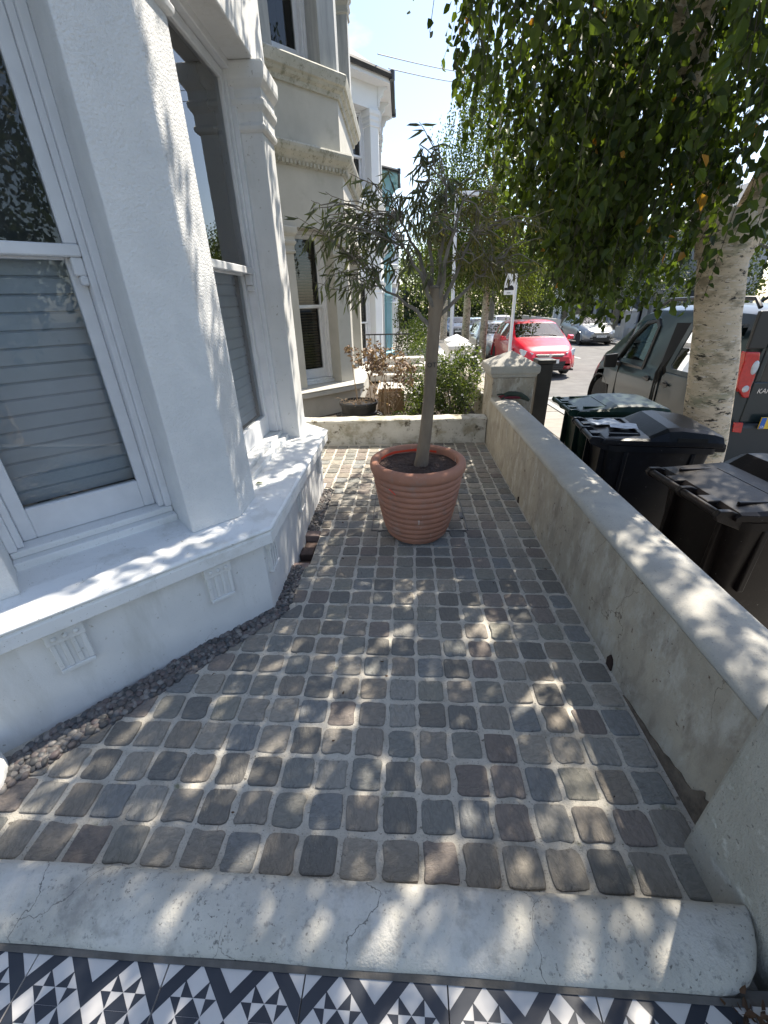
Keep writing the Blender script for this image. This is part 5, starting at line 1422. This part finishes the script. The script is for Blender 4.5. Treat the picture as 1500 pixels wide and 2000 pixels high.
def make_car(label, loc, rz, col, L, W, top, belt, plan, wheels, r_, ws, rw, sides, group=None, glass_m=None, name='parked_car', cat='car', nose=None, zb=.22, extra=None, hr=.74, keep=None):
    """y runs from the rear (0) to the nose (L); top/belt/plan are tables along y; ws, rw = windscreen / rear window spans, sides = side window spans"""
    car = thing(name, label, cat, loc, rz, group); gm = glass_m or CGLASS
    ft = smooth_tab(top); fb = smooth_tab(belt, .06); fp = smooth_tab(plan, .14)
    st = sorted(set([round(i * .06, 4) for i in range(int(L / .06) + 1)] + [L, *ws, *rw] + [q for s_ in sides for q in s_]))
    st = [s_ for i, s_ in enumerate(st) if i == 0 or s_ - st[i - 1] > .012 or s_ in ws or s_ in rw or s_ in (0, L)]
    rs = []
    for y in st:
        w2 = fp(y) * W / 2; tz = ft(y); bz = min(fb(y), tz - .02); cab = max(0, min(1, (tz - bz) / .45)); e = min(y, L - y)
        rt = w2 * (.90 - (.90 - hr) * cab)
        zl = zb + (.10 * max(0, 1 - e / .25))
        half = [(0, zl), (w2 * .86, zl), (w2 * .965, zl + .07), (w2 * .995, (zl + bz) * .5), (w2 * 1.0, bz - .16), (w2 * .975, bz - .03), (w2 * .945, bz), (w2 * .945 + (rt - w2 * .945) * .10, bz + (tz - bz) * .10),
                (w2 * .945 + (rt - w2 * .945) * .82, bz + (tz - bz) * .80), (rt * .97, tz - (tz - bz) * .07 - .006), (rt * .80, tz - .008), (rt * .4, tz), (0, tz + .004)]
        rs.append([(x, y, z) for x, z in half] + [(-x, y, z) for x, z in half[-2:0:-1]])
    k = len(rs[0]); nh = 12
    vs = [p for q in rs for p in q]
    groups = {}
    def put(nm, f): groups.setdefault(nm, []).append(f)
    for i in range(len(rs) - 1):
        ym = (st[i] + st[i + 1]) / 2
        for j in range(k):
            seg = j if j < nh else k - 1 - j
            sd = 'r' if j < nh else 'l'
            f = (i * k + j, (i + 1) * k + j, (i + 1) * k + (j + 1) % k, i * k + (j + 1) % k)
            zc = sum(vs[q][2] for q in f) / 4
            arch = any(abs(ym - wy) < r_ * 1.18 and zc < r_ + math.sqrt(max(0, (r_ * 1.18) ** 2 - (ym - wy) ** 2)) for wy in wheels)
            if arch and 1 <= seg <= 4: continue
            if ws[0] <= ym <= ws[1] and seg >= 10 - 1: put('windscreen', f)
            elif rw[0] <= ym <= rw[1] and seg >= 9: put('rear_window', f)
            elif seg == 7 and any(a <= ym <= b for a, b in sides):
                idx = [q for q, (a, b) in enumerate(sides) if a <= ym <= b][0]
                put('side_window_%s%d' % (sd, idx), f)
            else:
                put('body', f)
    for base in (0, (len(rs) - 1) * k):
        put('body', tuple(base + q for q in (range(k) if base == 0 else range(k - 1, -1, -1))))
    for nm, fs in groups.items():
        used = sorted(set(q for f in fs for q in f)); mp_ = {q: i for i, q in enumerate(used)}
        m = MB().add([vs[q] for q in used], [tuple(mp_[q] for q in f) for f in fs])
        isg = nm != 'body'
        m.build(nm.split('_r')[0].split('_l')[0] if nm.startswith('side') else nm, gm if isg else col, car, smooth=True, ang=38)
    # interior, arches, wheels
    it = MB(); it.box(-W * .40, .5, zb + .02, W * .40, ws[1] - .5, fb(L / 2) - .12)
    for sx in (-.38, .38):
        yb = ws[0] - .95 if ws[1] > rw[1] else L / 2
        it.box(sx - .22, yb, .4, sx + .22, yb + .14, fb(yb) + .22).box(sx - .12, yb + .02, fb(yb) + .24, sx + .12, yb + .11, fb(yb) + .40)
    it.box(-W * .38, ws[1] - .62, .5, W * .38, ws[1] - .3, fb(ws[0]) - .06)
    it.build('interior', UPH, car, bevel=.03)
    for wy in wheels:
        for sd in (-1, 1):
            w2 = fp(wy) * W / 2
            wheel(car, sd * (w2 - .13), wy, r_, sd)
            ar = MB(); rr0 = r_ * 1.22
            a_ = [math.pi * q / 14 for q in range(-1, 16)]
            ar.rings([[(sd * (w2 - .30), wy + rr0 * math.cos(t), r_ + rr0 * math.sin(t)), (sd * (w2 + .004), wy + rr0 * math.cos(t), r_ + rr0 * math.sin(t)), (sd * (w2 + .008), wy + (rr0 - .02) * math.cos(t), r_ + (rr0 - .02) * math.sin(t)), (sd * (w2 - .30), wy + (rr0 - .02) * math.cos(t), r_ + (rr0 - .02) * math.sin(t))] for t in a_])
            ar.build('wheel_arch', CBLK if extra == 'van' else col, car, smooth=True)
    MB().box(-W * .44, .2, zb - .03, W * .44, L - .25, zb + .02).build('underside', CBLK, car)
    return car, ft, fb, fp


def mirrors(car, W, y, z, col, s_=1.0, fp=1):
    for sd in (-1, 1):
        x = sd * (W / 2 * fp)
        MB().rings([[(x + sd * .05 + sd * .17 * a * s_, y + b * .09 * s_, z + c * s_) for a, b, c in ((0, -1, -.05), (1, -.8, -.05), (1.05, -.7, .09), (0, -.8, .10))], [(x + sd * .05 + sd * .17 * a * s_, y + .02 + b * .09 * s_, z + c * s_) for a, b, c in ((.1, 1, -.03), (.8, .7, -.03), (.85, .7, .06), (.1, 1, .07))]]).tube([(x - sd * .03, y + .02, z - .03), (x + sd * .08, y + .01, z - .01)], .022, 6).build('wing_mirror', col, car, bevel=.012)


def front(car, L, W, zl, col, style, plate='', led=False):
    """nose details: lamps, grille, lower intake, plate, badge; local y = L is the nose"""
    hw = W / 2
    for sd in (-1, 1):
        if style == 'red':
            pts = [(.50, .70), (.86, .80), (.885, .74), (.82, .62), (.60, .60)]; d = ((.50, .115), (.86, .52), (.885, .56), (.82, .40), (.60, .13))
        else:
            pts = [(.46, .70), (.80, .78), (.87, .74), (.84, .62), (.58, .60)]; d = ((.46, .10), (.80, .42), (.87, .52), (.84, .42), (.58, .13))
        P = [(sd * p[0] * hw, L - q[1] * .62 + .015, p[1] + zl) for p, q in zip(pts, d)]
        c = tuple(sum(p[i] for p in P) / 5 for i in range(3))
        B = [(p[0] * .97, p[1] - .12, p[2]) for p in P]
        MB().rings([B, P]).build('headlight', LAMPG, car, bevel=.01)
        Pf = [(sd * hw * a, L - b, z) for a, b, z in ((.56, .06, .30), (.80, .20, .34), (.82, .22, .44), (.60, .08, .40))]
        MB().rings([[(p[0], p[1] - .08, p[2]) for p in Pf], [(p[0], p[1] + .022, p[2]) for p in Pf]]).build('fog_lamp_surround', CBLK, car)
    MB().rings([[(x * hw, L - .10, z) for x, z in ((-.38, .62), (.38, .62), (.44, .68), (-.44, .68))], [(x * hw, L + .012, z) for x, z in ((-.38, .60), (.38, .60), (.44, .66), (-.44, .66))]]).build('upper_grille', CBLK, car, bevel=.006)
    MB().rings([[(x * hw, L - .10, z) for x, z in ((-.46, .26), (.46, .26), (.54, .50), (-.54, .50))], [(x * hw, L + .018, z) for x, z in ((-.44, .26), (.44, .26), (.50, .48), (-.50, .48))]]).build('lower_grille', CBLK, car, bevel=.008)
    g = MB()
    for k in range(3): g.box(-.42 * hw, L + .018, .29 + k * .055, .42 * hw, L + .026, .30 + k * .055)
    g.build('grille_bar', mat('dark_grille_bar', (.06, .06, .06), rough=.3), car)
    MB().box(-.40 * hw, L + .013, .628, .40 * hw, L + .022, .642).build('grille_strip', CHR, car)
    MB().rings([[(.055 * math.cos(2 * math.pi * j / 20), L + .02, .64 + .045 * math.sin(2 * math.pi * j / 20)) for j in range(20)], [(.05 * math.cos(2 * math.pi * j / 20), L + .034, .64 + .04 * math.sin(2 * math.pi * j / 20)) for j in range(20)]]).build('badge', CHR, car)
    pl = MB().box(-.26, L + .028, .43, .26, L + .036, .54).build('number_plate', WPL, car)
    if plate: text_mesh(plate, .105, INK, pl, (0, L + .0365, .449), (R(90), 0, R(180)))


hatch_top = [(0, .80), (.08, 1.0), (.30, 1.22), (.75, 1.42), (1.3, 1.475), (2.0, 1.485), (2.45, 1.44), (3.25, 1.03), (3.5, .985), (4.0, .86), (4.25, .74), (4.36, .58)]
hatch_belt = [(0, .78), (.3, .96), (1.0, .98), (2.0, .955), (3.1, .92), (3.3, .88), (4.3, .52)]
hatch_plan = [(0, .80), (.12, .90), (.6, .975), (1.5, 1), (2.8, 1), (3.6, .97), (4.05, .90), (4.25, .78), (4.36, .62)]


def hatchback(label, x, y, col, rz=math.pi, plate='', style='red', group='cars parked along the street', sc=1.0, glass_m=None):
    c, ft, fb, fp = make_car(label, (x, y, zs(y) - .10), rz, col, 4.36, 1.82, hatch_top, hatch_belt, hatch_plan, (.80, 3.45), .33, (2.52, 3.20), (.10, .62), ((.75, 1.35), (1.42, 2.22), (2.28, 2.62)), group=group, glass_m=glass_m)
    mirrors(c, 1.82, 2.86, .98, col); front(c, 4.36, 1.82, 0, col, style, plate)
    for sd in (-1, 1):
        MB().box(sd * .60 - .14, -.012, .72, sd * .60 + .14, .05, .92).build('tail_light', REDL, c, bevel=.02)
        MB().tube([(sd * .912, 1.5, .86), (sd * .925, 1.6, .865), (sd * .912, 1.7, .86)], .012, 6).build('door_handle', col, c)
    # wiper
    MB().tube([(-.5, 3.16, 1.085), (.1, 3.05, 1.13)], .008, 5).tube([(.02, 3.17, 1.085), (.55, 3.08, 1.12)], .008, 5).build('wiper', CBLK, c)
    return c


RED = paint('red_car_paint', (.60, .012, .035)); SILV = paint('silver_car_paint', (.33, .34, .35), .3, .6); LBLUE = paint('pale_blue_car_paint', (.50, .60, .62), .3, .2)
DARKC = paint('dark_grey_car_paint', (.06, .065, .075), .25, .3); WHC = paint('white_car_paint', (.7, .7, .7), .3); VANP = paint('dark_teal_van_paint', (.012, .024, .030), .30, .0, .3)
rc = hatchback('bright red hatchback parked facing the camera, partly behind the capped pier', 3.86, 11.35 + 4.36, RED)
rc.location = (4.22, 16.95, zs(12.5) - .10)
ac = hatchback('silver grey hatchback parked across the road with sun glare on its windscreen', 10.65, 24.2 + 4.36, SILV, plate='LJ64 TXF', style='silver'); ac.location.z = zs(25) - .10
hatchback('pale blue car parked facing the camera beyond the flowering bush', 5.35, 30 + 4.36, LBLUE, style='silver')
hatchback('dark car parked directly behind the pale blue one on the left', 4.6, 37 + 4.36, DARKC, style='silver')
hatchback('white car down the street, left of the sign pole base', 9.3, 40 + 4.36, WHC, style='silver')
hatchback('dark car down the street above the red roof', 10.6, 47 + 4.36, DARKC, style='silver')
hatchback('silver car parked just behind the red car', 4.0, 20.2 + 1.6, SILV, style='silver')

# the van (its left side and rear are seen)
vt = [(0, 1.60), (.06, 1.76), (.35, 1.80), (1.2, 1.825), (2.2, 1.80), (2.6, 1.72), (3.15, 1.32), (3.35, 1.14), (3.8, 1.0), (3.95, .86), (4.02, .62)]
vb = [(0, 1.0), (1, 1.0), (2.6, .98), (3.2, .98), (3.5, .92), (4.02, .55)]
vp = [(0, .95), (.06, .985), (.5, 1), (2.9, 1), (3.5, .975), (3.8, .90), (3.95, .80), (4.02, .66)]
van, ft, fb, fp = make_car('dark teal people-carrier van parked beyond the birch with its side door slid open', (4.42, 4.62, -.55), 0, VANP, 4.02, 1.82, vt, vb, vp, (.62, 3.28), .33, (2.66, 3.26), (.0, .001), ((.30, 1.05), (2.02, 2.80)), name='parked_van', cat='van', extra='van', hr=.80, glass_m=VGLASS)
van.scale = (1, .95, 1)
hx = -.91
# open doorway, slid-back door, seams, handles on the left flank
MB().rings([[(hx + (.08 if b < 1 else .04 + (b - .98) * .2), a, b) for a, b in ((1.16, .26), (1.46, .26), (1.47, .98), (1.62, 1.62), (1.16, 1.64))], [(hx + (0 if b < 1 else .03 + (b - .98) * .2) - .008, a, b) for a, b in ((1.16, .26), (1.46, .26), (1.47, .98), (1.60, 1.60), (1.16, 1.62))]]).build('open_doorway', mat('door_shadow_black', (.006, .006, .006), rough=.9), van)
def xs(b): return hx + (.045 + (b - .98) * .20 if b > .98 else 0)
pq = ((1.36, .26), (1.50, .26), (1.52, .98), (1.60, 1.40), (1.66, 1.62), (1.58, 1.64), (1.48, 1.40), (1.40, .98))
MB().rings([[(xs(b) - .014, a, b) for a, b in pq], [(xs(b) + .03, a, b) for a, b in pq]]).build('door_pillar', CBLK, van)
dp = [(.18, .34), (1.14, .30), (1.20, .60), (1.20, .98), (1.14, 1.05), (.18, 1.05)]
sdr = MB().rings([[(hx - .055, a, b) for a, b in dp], [(hx - .088 - (.008 if .35 < b < 1 else 0), a, b) for a, b in dp]]).build('sliding_door', VANP, van, bevel=.015)
upf = [(.18, 1.051), (1.14, 1.051), (1.19, 1.10), (1.10, 1.62), (.22, 1.64)]


def xo(b): return hx - .075 + max(0, b - 1.0) * .20


fr_ = MB()
def ringpoly(o_, i_, th):
    n_ = len(o_)
    a = [(xo(b), q, b) for q, b in o_]; c = [(xo(b), q, b) for q, b in i_]; a2 = [(x - th, y, z) for x, y, z in a]; c2 = [(x - th, y, z) for x, y, z in c]
    m = MB(); vs = a + c + a2 + c2; fs = []
    for j in range(n_):
        j2 = (j + 1) % n_
        fs += [(2 * n_ + j, 2 * n_ + j2, 3 * n_ + j2, 3 * n_ + j), (j2, j, n_ + j, n_ + j2), (j, j2, 2 * n_ + j2, 2 * n_ + j), (n_ + j2, n_ + j, 3 * n_ + j, 3 * n_ + j2)]
    return m.add(vs, fs)
inn = [(.26, 1.10), (1.06, 1.10), (1.10, 1.14), (1.02, 1.54), (.28, 1.56)]
ringpoly(upf, inn, .02).build('window_frame', VANP, sdr)
MB().add([(xo(b) - .012, a, b) for a, b in inn], [tuple(range(5))]).build('window_glass', VGLASS, sdr)
for (yy_, zz_) in ((1.08, .90),):
    MB().rings([[(hx - .09, yy_ + .06 * math.cos(2 * math.pi * j / 16), zz_ + .045 * math.sin(2 * math.pi * j / 16)) for j in range(16)], [(hx - .099, yy_ + .052 * math.cos(2 * math.pi * j / 16), zz_ + .038 * math.sin(2 * math.pi * j / 16)) for j in range(16)]]).box(hx - .12, yy_ - .09, zz_ - .012, hx - .105, yy_ + .07, zz_ + .014).build('door_handle', CBLK, sdr)
MB().rings([[(hx - .001, 1.72 + .06 * math.cos(2 * math.pi * j / 16), .88 + .045 * math.sin(2 * math.pi * j / 16)) for j in range(16)], [(hx - .007, 1.72 + .052 * math.cos(2 * math.pi * j / 16), .88 + .038 * math.sin(2 * math.pi * j / 16)) for j in range(16)]]).box(hx - .03, 1.63, .868, hx - .012, 1.79, .894).build('door_handle', CBLK, van)
sm = MB()
for (y, z0, z1) in ((2.66, .30, .95), (1.53, .30, .95)): sm.box(hx - .0035, y - .005, z0, hx + .03, y + .005, z1)
sm.box(hx - .0035, 1.53, .295, hx + .03, 2.66, .305)
sm.box(hx - .002, 1.55, .42, hx + .03, 2.64, .426)
sm.build('door_seam', CBLK, van)
# rubber frame of the front door window
def sidex(z): return hx + .0 + .045 + max(0, z - .98) * .17
wo = [(1.95, .955), (2.86, .955), (2.90, .99), (2.62, 1.38), (2.34, 1.60), (2.06, 1.64), (1.95, 1.55)]; wi = [(1.99, .995), (2.78, .995), (2.82, 1.02), (2.58, 1.36), (2.32, 1.56), (2.08, 1.60), (1.99, 1.53)]
n_ = len(wo); a = [(sidex(z) - .02, y, z) for y, z in wo]; c = [(sidex(z) - .026, y, z) for y, z in wi]; d = [(sidex(z) + .02, y, z) for y, z in wo]; e_ = [(sidex(z) + .02, y, z) for y, z in wi]
m = MB(); vs = a + c + d + e_; fs = []
for j in range(n_):
    j2 = (j + 1) % n_; fs += [(j, j2, n_ + j2, n_ + j), (j2, j, 2 * n_ + j, 2 * n_ + j2), (n_ + j, n_ + j2, 3 * n_ + j2, 3 * n_ + j)]
m.add(vs, fs).build('window_rubber', CBLK, van)
MB().box(hx - .045, 2.60, .93, hx + .02, 2.70, 1.0).rings([[(hx - .05 - a_, 2.62 + b_, 1.0 + c_) for a_, b_, c_ in ((0, 0, -.10), (.20, .01, -.09), (.21, .01, .11), (0, 0, .13))], [(hx - .05 - a_, 2.74 + b_, 1.0 + c_) for a_, b_, c_ in ((.02, 0, -.07), (.16, 0, -.06), (.17, 0, .08), (.02, 0, .10))]]).build('wing_mirror', CBLK, van, bevel=.02)
# roof rails
for sd in (-1, 1):
    MB().tube([(sd * .66, .35, 1.80), (sd * .66, .45, 1.885), (sd * .66, 1.2, 1.90), (sd * .66, 2.1, 1.875), (sd * .66, 2.35, 1.76)], .022, 8).build('roof_rail', CBLK, van, smooth=True)
# steering wheel
rs_ = MB(); rs_.tube([(-.38 + .18 * math.cos(2 * math.pi * q / 18), 2.42 + .06 * math.sin(2 * math.pi * q / 18), 1.02 + .17 * math.sin(2 * math.pi * q / 18)) for q in range(19)], .014, 6).build('steering_wheel', CBLK, van)
# rear face: tail lights, door line, bumper, reflector, plate, lettering
TL = [(3.499, .854), (3.640, .851), (3.662, .767), (3.645, .732), (3.679, .615), (3.676, .511), (3.694, .394), (3.648, .389), (3.540, .498), (3.518, .618), (3.512, .77)]
for sd in (1, -1):
    P = [(-sd * (4.42 - x), z + .55) for x, z in TL]
    tl = MB().rings([[(x, .05, z) for x, z in P], [(x, -.032, z) for x, z in P]]).build('tail_light', REDL, van, bevel=.01)
    for cx, cz, rx, rz_ in ((3.640, .70, .036, .070), (3.625, .485, .036, .036)):
        MB().rings([[(-sd * (4.42 - cx) + rx * 1.0 * math.cos(2 * math.pi * j / 18), -.033, cz + .55 + rz_ * math.sin(2 * math.pi * j / 18)) for j in range(18)], [(-sd * (4.42 - cx) + rx * .7 * math.cos(2 * math.pi * j / 18), -.042, cz + .55 + rz_ * .75 * math.sin(2 * math.pi * j / 18)) for j in range(18)]]).build('reversing_lens', LAMPG, tl)
    MB().rings([[(-sd * (4.42 - x), -.07, z + .55) for x, z in ((3.60, .141), (3.70, .136), (3.715, .02), (3.62, .03))], [(-sd * (4.42 - x), -.085, z + .55) for x, z in ((3.605, .135), (3.695, .130), (3.71, .026), (3.625, .036))]]).build('rear_reflector', REDL, van)
MB().box(-.89, -.07, .20, .89, .12, .66).build('rear_bumper', mat('grey_bumper_plastic', (.03, .033, .036), rough=.55), van, bevel=.04)
MB().box(-.715, -.012, .67, .715, .05, 1.10).box(-.715, -.012, 1.62, .715, .05, 1.70).box(-.715, -.012, 1.101, -.66, .05, 1.619).box(.66, -.012, 1.101, .715, .05, 1.619).build('tailgate', VANP, van, bevel=.012)
MB().box(-.655, -.004, 1.105, .655, .004, 1.615).build('rear_window', CGLASS, van)
MB().box(-.90, -.010, 1.43, -.72, .04, 1.78).build('rear_corner_panel', CBLK, van, bevel=.01)  # black panel on the upper left rear corner
pl = MB().box(-.56, -.096, .62, -.04, -.088, .745).build('number_plate', YPL, van)
MB().box(-.556, -.099, .624, -.505, -.0965, .741).build('plate_band', BPLT, pl)
text_mesh('L', .115, INK, pl, (-.470, -.0975, .643), (R(90), 0, 0), align='LEFT')
text_mesh('GB', .028, WPL, pl, (-.53, -.0995, .635), (R(90), 0, 0))
text_mesh('KANGOO', .070, CHR, van, (-.655, -.0135, .985), (R(90), 0, 0), align='LEFT', shear=.15, ext=.002)
